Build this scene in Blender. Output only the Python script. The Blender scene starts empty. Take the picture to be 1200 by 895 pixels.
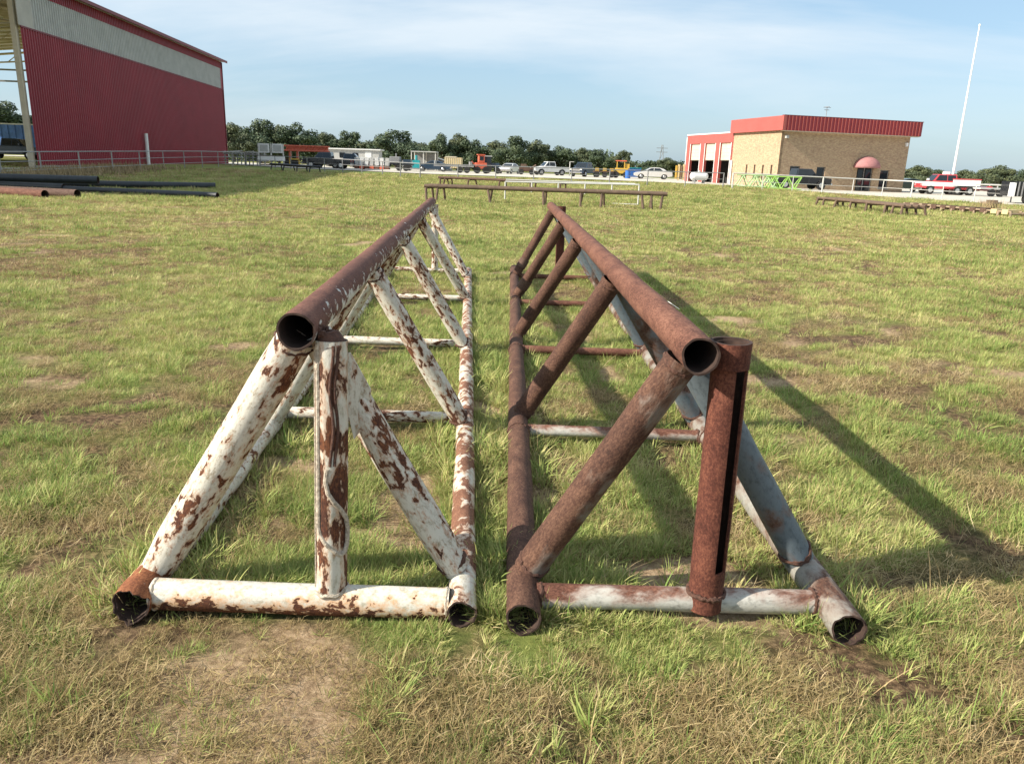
import bpy, bmesh, math, random
import numpy as np
from mathutils import Vector, Matrix, Quaternion
random.seed(7); rng = np.random.default_rng(7)
S = bpy.context.scene
R = math.radians

# ---------------------------------------------------------------- camera
cam_d = bpy.data.cameras.new("camera"); cam = bpy.data.objects.new("camera", cam_d)
S.collection.objects.link(cam); S.camera = cam
cam_d.sensor_width = 36; cam_d.lens = 27.0; cam_d.clip_start = 0.05; cam_d.clip_end = 9000
CAM = Vector((0, 0, 1.6))
pitch = R(15.664); roll = R(1.833)
fw = Vector((0, math.cos(pitch), -math.sin(pitch))); r0 = Vector((1, 0, 0)); u0 = r0.cross(fw)
rt = r0*math.cos(roll) + u0*math.sin(roll); up = u0*math.cos(roll) - r0*math.sin(roll)
M = Matrix((rt, up, -fw)).transposed().to_4x4(); M.translation = CAM
cam.matrix_world = M

# ---------------------------------------------------------------- sun and sky
SUN = Vector((1.49, 0.50, -1.0)).normalized()          # direction the light travels
elev = math.asin(-SUN.z)
sun_d = bpy.data.lights.new("sun", 'SUN'); sun = bpy.data.objects.new("sun", sun_d)
S.collection.objects.link(sun); sun_d.energy = 5.0; sun_d.angle = R(0.55); sun_d.color = (1.0, 0.92, 0.80)
sun.rotation_euler = SUN.to_track_quat('-Z', 'Y').to_euler()
S.view_settings.view_transform = 'Standard'; S.view_settings.look = 'None'
S.view_settings.exposure = 0.86; S.view_settings.gamma = 1.0
W = bpy.data.worlds.new("World"); S.world = W; W.use_nodes = True
nt = W.node_tree; N = nt.nodes; L = nt.links; N.clear()
out = N.new("ShaderNodeOutputWorld"); bg = N.new("ShaderNodeBackground"); sky = N.new("ShaderNodeTexSky")
sky.sky_type = 'NISHITA'; sky.sun_disc = False; sky.sun_elevation = elev
sky.sun_rotation = math.atan2(-SUN.x, -SUN.y); sky.air_density = 1.0; sky.dust_density = 1.2; sky.ozone_density = 1.6
bg.inputs[1].default_value = 0.081
S.cycles.max_bounces = 5; S.cycles.diffuse_bounces = 2; S.cycles.glossy_bounces = 2; S.cycles.transmission_bounces = 3
tc = N.new("ShaderNodeTexCoord"); sep = N.new("ShaderNodeSeparateXYZ"); L.new(tc.outputs['Generated'], sep.inputs[0])
# cirrus on a flat layer: direction / (z + small)
mx = N.new("ShaderNodeMath"); mx.operation = 'MAXIMUM'; L.new(sep.outputs[2], mx.inputs[0]); mx.inputs[1].default_value = 0.0
ad = N.new("ShaderNodeMath"); ad.operation = 'ADD'; L.new(mx.outputs[0], ad.inputs[0]); ad.inputs[1].default_value = 0.22
dv = N.new("ShaderNodeVectorMath"); dv.operation = 'DIVIDE'; L.new(tc.outputs['Generated'], dv.inputs[0])
cb = N.new("ShaderNodeCombineXYZ"); L.new(ad.outputs[0], cb.inputs[0]); L.new(ad.outputs[0], cb.inputs[1]); cb.inputs[2].default_value = 1
L.new(cb.outputs[0], dv.inputs[1])
mp = N.new("ShaderNodeMapping"); L.new(dv.outputs[0], mp.inputs[0]); mp.inputs['Scale'].default_value = (0.35, 0.95, 0.2); mp.inputs['Location'].default_value = (2.9, 8.3, 0)
mp.inputs['Rotation'].default_value = (0, 0, R(-12))
n1 = N.new("ShaderNodeTexNoise"); n1.inputs['Scale'].default_value = 0.85; n1.inputs['Detail'].default_value = 9; n1.inputs['Roughness'].default_value = 0.55; n1.inputs['Distortion'].default_value = 0.5
L.new(mp.outputs[0], n1.inputs['Vector'])
cr = N.new("ShaderNodeValToRGB"); cr.color_ramp.elements[0].position = 0.43; cr.color_ramp.elements[1].position = 0.62
cr.color_ramp.elements[1].color = (0.95, 0.95, 0.95, 1); L.new(n1.outputs[0], cr.inputs[0])
mixc = N.new("ShaderNodeMixRGB"); hf = N.new('ShaderNodeMapRange'); hf.inputs[1].default_value = 0.02; hf.inputs[2].default_value = 0.22; hf.inputs[3].default_value = 0.25; hf.inputs[4].default_value = 1.0; L.new(sep.outputs[2], hf.inputs[0])
hm_ = N.new('ShaderNodeMath'); hm_.operation = 'MULTIPLY'; L.new(cr.outputs[0], hm_.inputs[0]); L.new(hf.outputs[0], hm_.inputs[1]); L.new(hm_.outputs[0], mixc.inputs[0]); mixc.inputs[2].default_value = (6.2, 6.7, 7.1, 1)
# thin even veil over the whole sky
veil = N.new("ShaderNodeMixRGB"); veil.inputs[0].default_value = 0.45; L.new(sky.outputs[0], veil.inputs[1]); veil.inputs[2].default_value = (3.6, 5.5, 7.2, 1)
L.new(veil.outputs[0], mixc.inputs[1]); L.new(mixc.outputs[0], bg.inputs[0]); L.new(bg.outputs[0], out.inputs[0])

# ---------------------------------------------------------------- numpy noise
_perm = np.random.RandomState(3).rand(256, 256)
def vnoise(x, y):
    xi = np.floor(x).astype(int); yi = np.floor(y).astype(int); fx = x-xi; fy = y-yi
    fx = fx*fx*(3-2*fx); fy = fy*fy*(3-2*fy)
    g = lambda a, b: _perm[a % 256, b % 256]
    return (g(xi, yi)*(1-fx)+g(xi+1, yi)*fx)*(1-fy)+(g(xi, yi+1)*(1-fx)+g(xi+1, yi+1)*fx)*fy
def fbm(x, y, s, o=4):
    t = 0; a = 0.5; x = np.asarray(x, float)*s; y = np.asarray(y, float)*s
    for k in range(o):
        t = t+a*vnoise(x+17.3*k, y+9.1*k); a *= 0.5; x = x*2.03; y = y*2.03
    return t/(1-0.5**o)
def smooth(t): t = np.clip(t, 0, 1); return t*t*(3-2*t)
def gz(x, y):
    """terrain height: flat field by the trusses, a gentle rise towards the yards"""
    x = np.asarray(x, float); y = np.asarray(y, float)
    k = np.interp(x, [-60, -35, -10, 18, 35, 60], [.85, .75, .5, .5, .17, .1])
    near = (fbm(x, y, 0.55, 3)-0.5)*0.05+(fbm(x+40, y, 2.6, 3)-.5)*0.035
    return smooth((y-28)/55)*k + near*smooth((y+60)/40)*np.clip(1-(y-30)/50, 0, 1)
def gzf(x, y): return float(gz(x, y))
def bx(px, Y): return (px-608)*Y*0.001063
def hz(px, py, Y): return 1.6+((195+0.032*(px-600))-py)*Y*0.00107

def bare(x, y):
    """1 where the soil shows"""
    b_ = fbm(x+70, y+20, 1.5, 4)+0.13*(1-smooth((y-1.2)/2.6))-0.085*smooth((y-2.8)/3)
    return np.clip((b_-0.598)*11, 0, 1)
def greenness(x, y):
    """0 dry thatch / bare, 1 lush green"""
    g = fbm(x, y, 1.7, 3)*0.36+fbm(x+31, y+7, 0.30, 3)*0.30+fbm(x+3, y+60, 5.5, 3)*0.34
    g = (g-0.49)*6.0+0.45
    fade = np.clip((y-1.0)/2.2, 0, 1)
    g = g-0.62*(1-smooth(fade))                     # trodden, dry strip in front of the truss ends
    g = g+0.12*smooth((y-6)/20)
    return np.clip(g, 0, 1)

# ---------------------------------------------------------------- materials
MATS = {}
def new_mat(name):
    m = bpy.data.materials.new(name); m.use_nodes = True; nt = m.node_tree
    b = nt.nodes['Principled BSDF']; return m, nt, b
def nodes(nt):
    def n(t, **k):
        o = nt.nodes.new(t)
        for a, v in k.items():
            if a.startswith('i_'):
                key = a[2:]; o.inputs[int(key) if key.isdigit() else key].default_value = v
            else: setattr(o, a, v)
        return o
    return n
def ramp(nt, stops, src):
    r = nt.nodes.new('ShaderNodeValToRGB'); e = r.color_ramp.elements
    while len(e) < len(stops): e.new(0.5)
    for q, (p, c) in zip(e, stops): q.position = p; q.color = (*c, 1) if len(c) == 3 else c
    nt.links.new(src, r.inputs[0]); return r.outputs[0]
def plain(name, col, rough=0.6, metal=0.0, var=0.18, scale=3.0, bump=0.0, coat=0.0):
    if name in MATS: return MATS[name]
    m, nt, b = new_mat(name); n = nodes(nt); L = nt.links
    tc = n('ShaderNodeTexCoord'); no = n('ShaderNodeTexNoise', i_Scale=scale, i_Detail=6.0, i_Roughness=0.65)
    L.new(tc.outputs['Object'], no.inputs['Vector'])
    lo = tuple(c*(1-var) for c in col); hi = tuple(min(1, c*(1+var)) for c in col)
    L.new(ramp(nt, [(0.3, lo), (0.7, hi)], no.outputs[0]), b.inputs['Base Color'])
    b.inputs['Roughness'].default_value = rough; b.inputs['Metallic'].default_value = metal
    if coat: b.inputs['Coat Weight'].default_value = coat
    if bump:
        bp = n('ShaderNodeBump', i_Strength=bump, i_Distance=0.02); L.new(no.outputs[0], bp.inputs['Height']); L.new(bp.outputs[0], b.inputs['Normal'])
    MATS[name] = m; return m

def rust_nodes(nt, vec, dark=(0.022, 0.010, 0.008), mid=(0.080, 0.031, 0.018), light=(0.22, 0.085, 0.036)):
    n = nodes(nt); L = nt.links
    a = n('ShaderNodeTexNoise', i_Scale=11.0, i_Detail=10.0, i_Roughness=0.80); L.new(vec, a.inputs['Vector'])
    c = n('ShaderNodeTexNoise', i_Scale=130.0, i_Detail=5.0, i_Roughness=0.8); L.new(vec, c.inputs['Vector'])
    mxx = n('ShaderNodeMath', operation='MULTIPLY_ADD'); L.new(c.outputs[0], mxx.inputs[0]); mxx.inputs[1].default_value = 0.60
    sc = n('ShaderNodeMath', operation='MULTIPLY'); L.new(a.outputs[0], sc.inputs[0]); sc.inputs[1].default_value = 0.48
    L.new(sc.outputs[0], mxx.inputs[2])
    return ramp(nt, [(0.40, dark), (0.52, mid), (0.66, light)], mxx.outputs[0]), c.outputs[0], a.outputs[0]

def peeling(name, thr=0.56, upk=0.0, paint=(0.58, 0.555, 0.48), stain=0.10, seed=0.0, stretch=0.4, scale=9.0,
            rustcols=None, soft=0.012, stain_col=(0.36, 0.13, 0.035), grime=(0.36, 0.33, 0.25)):
    """paint flaking off rusted steel; higher thr = more paint. upk>0: worn through on the upper side, <0 underneath"""
    m, nt, b = new_mat(name); n = nodes(nt); L = nt.links
    tc = n('ShaderNodeTexCoord'); mp = n('ShaderNodeMapping'); L.new(tc.outputs['Object'], mp.inputs[0])
    mp.inputs['Location'].default_value = (seed, seed*1.7, seed*0.6); mp.inputs['Scale'].default_value = (1, 1, stretch)
    oi = n('ShaderNodeObjectInfo'); av = n('ShaderNodeVectorMath', operation='ADD'); L.new(mp.outputs[0], av.inputs[0])
    rm = n('ShaderNodeMath', operation='MULTIPLY'); L.new(oi.outputs['Random'], rm.inputs[0]); rm.inputs[1].default_value = 37.0
    L.new(rm.outputs[0], av.inputs[1]); vec = av.outputs[0]
    a = n('ShaderNodeTexNoise', i_Scale=scale, i_Detail=10.0, i_Roughness=0.62, i_Distortion=0.3); L.new(vec, a.inputs['Vector'])
    big = n('ShaderNodeTexNoise', i_Scale=scale*0.17, i_Detail=3.0); L.new(vec, big.inputs['Vector'])
    s1 = n('ShaderNodeMath', operation='MULTIPLY_ADD'); L.new(big.outputs[0], s1.inputs[0]); s1.inputs[1].default_value = 0.55; L.new(a.outputs[0], s1.inputs[2])
    s2 = n('ShaderNodeMath', operation='SUBTRACT'); L.new(s1.outputs[0], s2.inputs[0]); s2.inputs[1].default_value = 0.275
    sn = n('ShaderNodeSeparateXYZ'); L.new(tc.outputs['Normal'], sn.inputs[0])
    s3 = n('ShaderNodeMath', operation='MULTIPLY_ADD'); L.new(sn.outputs[1], s3.inputs[0]); s3.inputs[1].default_value = upk; L.new(s2.outputs[0], s3.inputs[2])
    v = s3.outputs[0]
    mask = ramp(nt, [(thr-soft, (0, 0, 0)), (thr+soft, (1, 1, 1))], v)
    halo = ramp(nt, [(thr-stain, (0, 0, 0)), (thr+0.01, (1, 1, 1))], v)
    rc, fine, med = rust_nodes(nt, vec, *(rustcols or ()))
    # paint: off-white with grime specks and streaks
    g = n('ShaderNodeTexNoise', i_Scale=45.0, i_Detail=8.0, i_Roughness=0.78); L.new(vec, g.inputs['Vector'])
    pc = ramp(nt, [(0.36, grime), (0.5, paint), (0.8, tuple(min(1, c*1.08) for c in paint))], g.outputs[0])
    sm = n('ShaderNodeMixRGB'); hm = n('ShaderNodeMath', operation='MULTIPLY'); L.new(halo, hm.inputs[0]); hm.inputs[1].default_value = 0.7
    L.new(hm.outputs[0], sm.inputs[0]); L.new(pc, sm.inputs[1]); sm.inputs[2].default_value = (*stain_col, 1)
    speck = ramp(nt, [(0.66, (0, 0, 0)), (0.68, (1, 1, 1))], g.outputs[0])
    mm = n('ShaderNodeMath', operation='MAXIMUM'); L.new(mask, mm.inputs[0]); L.new(speck, mm.inputs[1])
    fm = n('ShaderNodeMixRGB'); L.new(mm.outputs[0], fm.inputs[0]); L.new(sm.outputs[0], fm.inputs[1]); L.new(rc, fm.inputs[2])
    L.new(fm.outputs[0], b.inputs['Base Color'])
    b.inputs['Specular IOR Level'].default_value = 0.28
    rr = n('ShaderNodeMapRange', i_3=0.45, i_4=0.85); L.new(mm.outputs[0], rr.inputs[0]); L.new(rr.outputs[0], b.inputs['Roughness'])
    hh = n('ShaderNodeMath', operation='MULTIPLY_ADD'); L.new(mm.outputs[0], hh.inputs[0]); hh.inputs[1].default_value = -1.0
    f2 = n('ShaderNodeMath', operation='MULTIPLY'); L.new(fine, f2.inputs[0]); f2.inputs[1].default_value = 0.5; L.new(f2.outputs[0], hh.inputs[2])
    bp = n('ShaderNodeBump', i_Strength=1.0, i_Distance=0.003); L.new(hh.outputs[0], bp.inputs['Height']); L.new(bp.outputs[0], b.inputs['Normal'])
    MATS[name] = m; return m

def rusty(name, cols, grey=None, thr=0.62, upk=0.0, seed=0.0, rough=0.82, stretch=0.6):
    return peeling(name, thr=thr if grey else -1.0, upk=upk, paint=grey or (0.3, 0.3, 0.3), seed=seed, rustcols=cols, stretch=stretch,
                   stain=0.16, stain_col=cols[2], soft=0.06, grime=tuple(c*0.6 for c in (grey or (.3, .3, .3))))

WHITE_W = peeling('white_paint_flaking', thr=0.582, seed=1.0, stain=0.10, scale=36, stretch=0.5, soft=0.008, paint=(0.57, 0.545, 0.47), grime=(0.27, 0.22, 0.15))
WHITE_P = peeling('white_paint_half_gone', thr=0.515, seed=17.0, stain=0.08, scale=17, stretch=0.4, stain_col=(0.42, 0.16, 0.04))
WHITE_T = peeling('white_paint_worn_top', thr=0.47, upk=0.17, seed=2.2, stain=0.04, stretch=0.6, paint=(0.56, 0.55, 0.52), rustcols=((0.05, 0.022, 0.018), (0.12, 0.052, 0.038), (0.20, 0.095, 0.065)), scale=26)
WHITE_B = peeling('white_paint_rust_stained', thr=0.545, upk=-0.20, seed=3.1, stain=0.20, stretch=0.8, scale=30, stain_col=(0.58, 0.25, 0.055))
WHITE_C = peeling('white_paint_orange_scrapes', thr=0.555, upk=0.05, seed=4.3, stain=0.12, stretch=0.7, scale=17, rustcols=((0.07, 0.030, 0.020), (0.165, 0.075, 0.045), (0.29, 0.15, 0.09)))
ORUST = peeling('orange_rust_with_paint_scraps', thr=0.40, seed=21.0, stain=0.12, scale=20, stretch=0.8, rustcols=((0.05, 0.018, 0.010), (0.19, 0.065, 0.028), (0.38, 0.16, 0.07)))
RED = ((0.040, 0.017, 0.012), (0.112, 0.046, 0.030), (0.24, 0.115, 0.075))
BRN = ((0.025, 0.013, 0.010), (0.072, 0.034, 0.023), (0.165, 0.088, 0.056))
RUST_T = rusty('rust_red_brown', RED, seed=5.0)
RUST_B = rusty('rust_brown', BRN, seed=6.0)
RUST_P = rusty('rust_primer_red', ((0.032, 0.010, 0.007), (0.082, 0.026, 0.017), (0.19, 0.070, 0.042)), seed=7.0, stretch=0.7)
GREY_D = rusty('rust_over_grey_paint', BRN, grey=(0.17, 0.17, 0.155), thr=0.40, upk=0.14, seed=8.0)
GREY_M = rusty('worn_grey_over_rust', BRN, grey=(0.27, 0.26, 0.23), thr=0.49, upk=-0.03, seed=12.0)
GREY_S = rusty('grey_steel_rust_patches', BRN, grey=(0.125, 0.155, 0.175), thr=0.60, seed=9.0)
GREY_C = rusty('pale_grey_paint_rusty_top', RED, grey=(0.46, 0.445, 0.40), thr=0.605, upk=0.18, seed=10.0)
RUST_DK = rusty('rust_dark_weathered', ((0.04, 0.022, 0.018), (0.09, 0.05, 0.037), (0.17, 0.11, 0.08)), seed=11.0)
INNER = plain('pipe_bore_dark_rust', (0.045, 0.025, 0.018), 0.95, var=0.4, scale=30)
BEAD = plain('weld_rust', (0.085, 0.038, 0.024), 0.85, var=0.5, scale=80, bump=0.6)
BEADW = plain('weld_painted', (0.42, 0.36, 0.28), 0.7, var=0.5, scale=60, bump=0.6)

# ---------------------------------------------------------------- object helpers
def link(o): S.collection.objects.link(o); return o
def tag(o, label=None, cat=None, group=None, kind=None):
    if label: o['label'] = label
    if cat: o['category'] = cat
    if group: o['group'] = group
    if kind: o['kind'] = kind
    return o
def thing(name, label, cat, loc=(0, 0, 0), rz=0, group=None):
    o = link(bpy.data.objects.new(name, None)); o.location = loc; o.rotation_euler = (0, 0, rz); o.empty_display_size = 0.2
    return tag(o, label, cat, group)
class MB:
    def __init__(s): s.v = []; s.f = []; s.mi = []; s.cur = 0
    def add(s, vs, fs):
        k = len(s.v); s.v += [tuple(v) for v in vs]; s.f += [tuple(i+k for i in f) for f in fs]; s.mi += [s.cur]*len(fs); return s
    def box(s, c, d, rz=0, rx=0, ry=0):
        m = Matrix.Rotation(rz, 3, 'Z') @ Matrix.Rotation(ry, 3, 'Y') @ Matrix.Rotation(rx, 3, 'X'); c = Vector(c)
        vs = [c + m @ Vector((sx*d[0]/2, sy*d[1]/2, sz*d[2]/2)) for sx in (-1, 1) for sy in (-1, 1) for sz in (-1, 1)]
        return s.add(vs, [(0, 1, 3, 2), (4, 6, 7, 5), (0, 4, 5, 1), (2, 3, 7, 6), (0, 2, 6, 4), (1, 5, 7, 3)])
    def cyl(s, a, b, r, n=10, r2=None, cap=True):
        a = Vector(a); b = Vector(b); r2 = r if r2 is None else r2; q = (b-a).to_track_quat('Z', 'Y')
        vs = []
        for p, rr in ((a, r), (b, r2)):
            for i in range(n):
                t = 2*math.pi*i/n; vs.append(p + q @ Vector((rr*math.cos(t), rr*math.sin(t), 0)))
        fs = [(i, (i+1) % n, n+(i+1) % n, n+i) for i in range(n)]
        if cap: fs += [tuple(range(n-1, -1, -1)), tuple(range(n, 2*n))]
        return s.add(vs, fs)
    def path(s, pts, r, n=6):
        for a, b in zip(pts, pts[1:]): s.cyl(a, b, r, n)
        return s
    def prism(s, poly, y0, y1, inset=None, axis='y'):
        """poly: (x,z) outline, extruded along y; inset=(cx,scale) unused"""
        n = len(poly); vs = [(x, y0, z) for x, z in poly]+[(x, y1, z) for x, z in poly]
        fs = [(i, n+i, n+(i+1) % n, (i+1) % n) for i in range(n)] + [tuple(range(n)), tuple(range(2*n-1, n-1, -1))]
        return s.add(vs, fs)
    def quad(s, a, b, c, d): return s.add([a, b, c, d], [(0, 1, 2, 3)])
    def mesh(s, name, mats, smooth=False):
        me = bpy.data.meshes.new(name); me.from_pydata(s.v, [], s.f)
        for m in (mats if isinstance(mats, (list, tuple)) else [mats]): me.materials.append(m)
        if any(s.mi): me.polygons.foreach_set('material_index', s.mi)
        bm = bmesh.new(); bm.from_mesh(me); bmesh.ops.recalc_face_normals(bm, faces=bm.faces); bm.to_mesh(me); bm.free()
        if smooth:
            me.polygons.foreach_set('use_smooth', [True]*len(me.polygons)); me.set_sharp_from_angle(angle=R(40))
        return me
    def build(s, name, mats, parent=None, smooth=False, loc=None, bevel=0):
        o = link(bpy.data.objects.new(name, s.mesh(name, mats, smooth)))
        if parent: o.parent = parent
        if loc is not None: o.location = loc
        if bevel:
            b = o.modifiers.new('bevel', 'BEVEL'); b.width = bevel; b.segments = 2; b.limit_method = 'ANGLE'
        return o
def copy_thing(root, loc, rz=None, label=None, scale=None, group=None):
    c = link(root.copy()); c.location = loc
    if rz is not None: c.rotation_euler = (0, 0, rz)
    if scale is not None: c.scale = scale
    if label: c['label'] = label
    if group: c['group'] = group
    def rec(src, dst):
        for ch in list(src.children):
            k = link(ch.copy()); k.parent = dst; rec(ch, k)
    rec(root, c); return c

# a hollow pipe between two points, as an object whose local Z runs along it and local Y points up
def pipe(name, a, b, r, mat, parent, wall=0.007, n=40, inner=True, ragged=(0, 0), squash=(0, 0), slot=None, dents=0.0012, seg=None, up=None):
    a = Vector(a); b = Vector(b); Ln = (b-a).length; q = (b-a).to_track_quat('Z', 'Y') if abs((b-a).normalized().z) < 0.97 else Vector((0, 0, 1)).rotation_difference(b-a)
    seg = seg or max(6, int(Ln/0.12)); vs = []; fs = []; mi = []
    def ring(z, rr, end=0, t0=None):
        out = []
        for i in range(n):
            t = 2*math.pi*(i+0.5)/n
            d = dents*(math.sin(3*t+z*4.1+r*90)+0.7*math.sin(2*t-z*9.3)) + dents*0.5*math.sin(7*t+z*31)
            k0 = max(0, 1-z/0.14)*squash[0]; k1 = max(0, 1-(Ln-z)/0.14)*squash[1]; k = max(k0, k1)
            x = (rr+d)*math.cos(t)*(1+0.25*k); y = (rr+d)*math.sin(t)*(1-0.55*k); zz = z
            if end == 1 and ragged[0]: zz += ragged[0]*(0.5*math.sin(t*2+1)+0.35*math.sin(5*t)+0.3*math.sin(11*t+2))
            if end == 2 and ragged[1]: zz += ragged[1]*(0.5*math.sin(t*2+1)+0.35*math.sin(5*t))
            out.append((x, y, zz))
        return out
    zs = [Ln*i/seg for i in range(seg+1)]
    cut = lambda zmid, i: slot and slot[0] < zmid < slot[1] and ((2*math.pi*(i+1)/n - slot[2]) % (2*math.pi)) < slot[3]
    if slot: zs = sorted(set([z for z in zs if abs(z-slot[0]) > .02 and abs(z-slot[1]) > .02]+[slot[0], slot[1]])); seg = len(zs)-1
    for k, z in enumerate(zs): vs += ring(z, r, 1 if k == 0 else (2 if k == seg else 0))
    for k in range(seg):
        for i in range(n):
            if cut((zs[k]+zs[k+1])/2, i): continue
            j = (i+1) % n; fs.append((k*n+i, k*n+j, (k+1)*n+j, (k+1)*n+i)); mi.append(0)
    if inner:
        o = len(vs)
        for k, z in enumerate(zs): vs += ring(z, r-wall, 1 if k == 0 else (2 if k == seg else 0))
        for k in range(seg):
            for i in range(n):
                if cut((zs[k]+zs[k+1])/2, i): continue
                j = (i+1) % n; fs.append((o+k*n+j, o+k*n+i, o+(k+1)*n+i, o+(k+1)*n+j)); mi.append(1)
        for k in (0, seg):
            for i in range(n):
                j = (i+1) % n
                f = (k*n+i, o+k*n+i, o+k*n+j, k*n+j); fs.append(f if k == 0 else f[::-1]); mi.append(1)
        if slot:
            for k in range(seg):
                zm = (zs[k]+zs[k+1])/2
                for i in range(n):
                    if cut(zm, i):
                        j = (i+1) % n
                        if not cut(zm, (i-1) % n): fs.append((k*n+i, (k+1)*n+i, o+(k+1)*n+i, o+k*n+i)); mi.append(0)
                        if not cut(zm, (i+1) % n): fs.append((k*n+j, o+k*n+j, o+(k+1)*n+j, (k+1)*n+j)); mi.append(0)
                        if not cut((zs[k-1]+zs[k])/2 if k else -9, i): fs.append((k*n+i, o+k*n+i, o+k*n+j, k*n+j)); mi.append(0)
                        if k+1 < seg and not cut((zs[k+1]+zs[k+2])/2, i): fs.append(((k+1)*n+i, (k+1)*n+j, o+(k+1)*n+j, o+(k+1)*n+i)); mi.append(0)
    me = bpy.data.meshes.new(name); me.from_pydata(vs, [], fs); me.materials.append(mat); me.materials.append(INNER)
    me.polygons.foreach_set('material_index', mi); me.polygons.foreach_set('use_smooth', [True]*len(fs)); me.set_sharp_from_angle(angle=R(50))
    o = link(bpy.data.objects.new(name, me)); o.parent = parent
    P = Matrix.Translation(parent.location) @ parent.rotation_euler.to_matrix().to_4x4() if parent else Matrix()
    mw = q.to_matrix().to_4x4(); mw.translation = a
    o.matrix_local = P.inverted() @ mw
    return o
def bead(parent, c, axis, r, mat, th=0.008, plane=None, n=44):
    """a lumpy weld bead round a pipe"""
    c = Vector(c); q = Vector(axis).to_track_quat('Z', 'Y'); vs = []; fs = []; m = 6
    for i in range(n):
        t = 2*math.pi*i/n; w = th*(1+0.35*random.uniform(-1, 1)); off = 0.004*random.uniform(-1, 1)
        sag = 0.0 if plane is None else plane*math.cos(2*t)
        for j in range(m):
            s_ = 2*math.pi*j/m; rr = r+w*math.cos(s_)*0.8
            vs.append(c+q @ Vector((rr*math.cos(t), rr*math.sin(t), w*math.sin(s_)+off+sag))-parent.location)
    for i in range(n):
        for j in range(m): fs.append((i*m+j, ((i+1) % n)*m+j, ((i+1) % n)*m+(j+1) % m, i*m+(j+1) % m))
    return MB().add(vs, fs).build('weld_bead', mat, parent, smooth=True)

# ---------------------------------------------------------------- ground sheet
def axis_pts(lo, hi, c, d0, gr):
    a = [c]; d = d0
    while a[-1] < hi: a.append(a[-1]+d); d *= gr
    b = [c]; d = d0
    while b[-1] > lo: b.append(b[-1]-d); d *= gr
    return np.array(sorted(set(b[1:]+a)))
xs = axis_pts(-3000, 3000, 0.0, 0.07, 1.033); ys = axis_pts(-400, 4000, 2.6, 0.06, 1.022)
X, Y = np.meshgrid(xs, ys); Z = gz(X, Y)
def sheet(name, X, Y, Z, mat, attrs=None):
    ny, nx = X.shape; co = np.stack([X, Y, Z], -1).reshape(-1, 3)
    i = np.arange(nx*ny).reshape(ny, nx); q = np.stack([i[:-1, :-1], i[:-1, 1:], i[1:, 1:], i[1:, :-1]], -1).reshape(-1, 4)
    me = bpy.data.meshes.new(name); me.vertices.add(len(co)); me.vertices.foreach_set('co', co.ravel())
    me.loops.add(q.size); me.loops.foreach_set('vertex_index', q.ravel()); me.polygons.add(len(q))
    me.polygons.foreach_set('loop_start', np.arange(0, q.size, 4)); me.update(); me.validate()
    me.polygons.foreach_set('use_smooth', [True]*len(q)); me.materials.append(mat)
    for k, v in (attrs or {}).items():
        at = me.attributes.new(k, 'FLOAT', 'POINT'); at.data.foreach_set('value', v.ravel().astype(np.float32))
    return link(bpy.data.objects.new(name, me))
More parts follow.
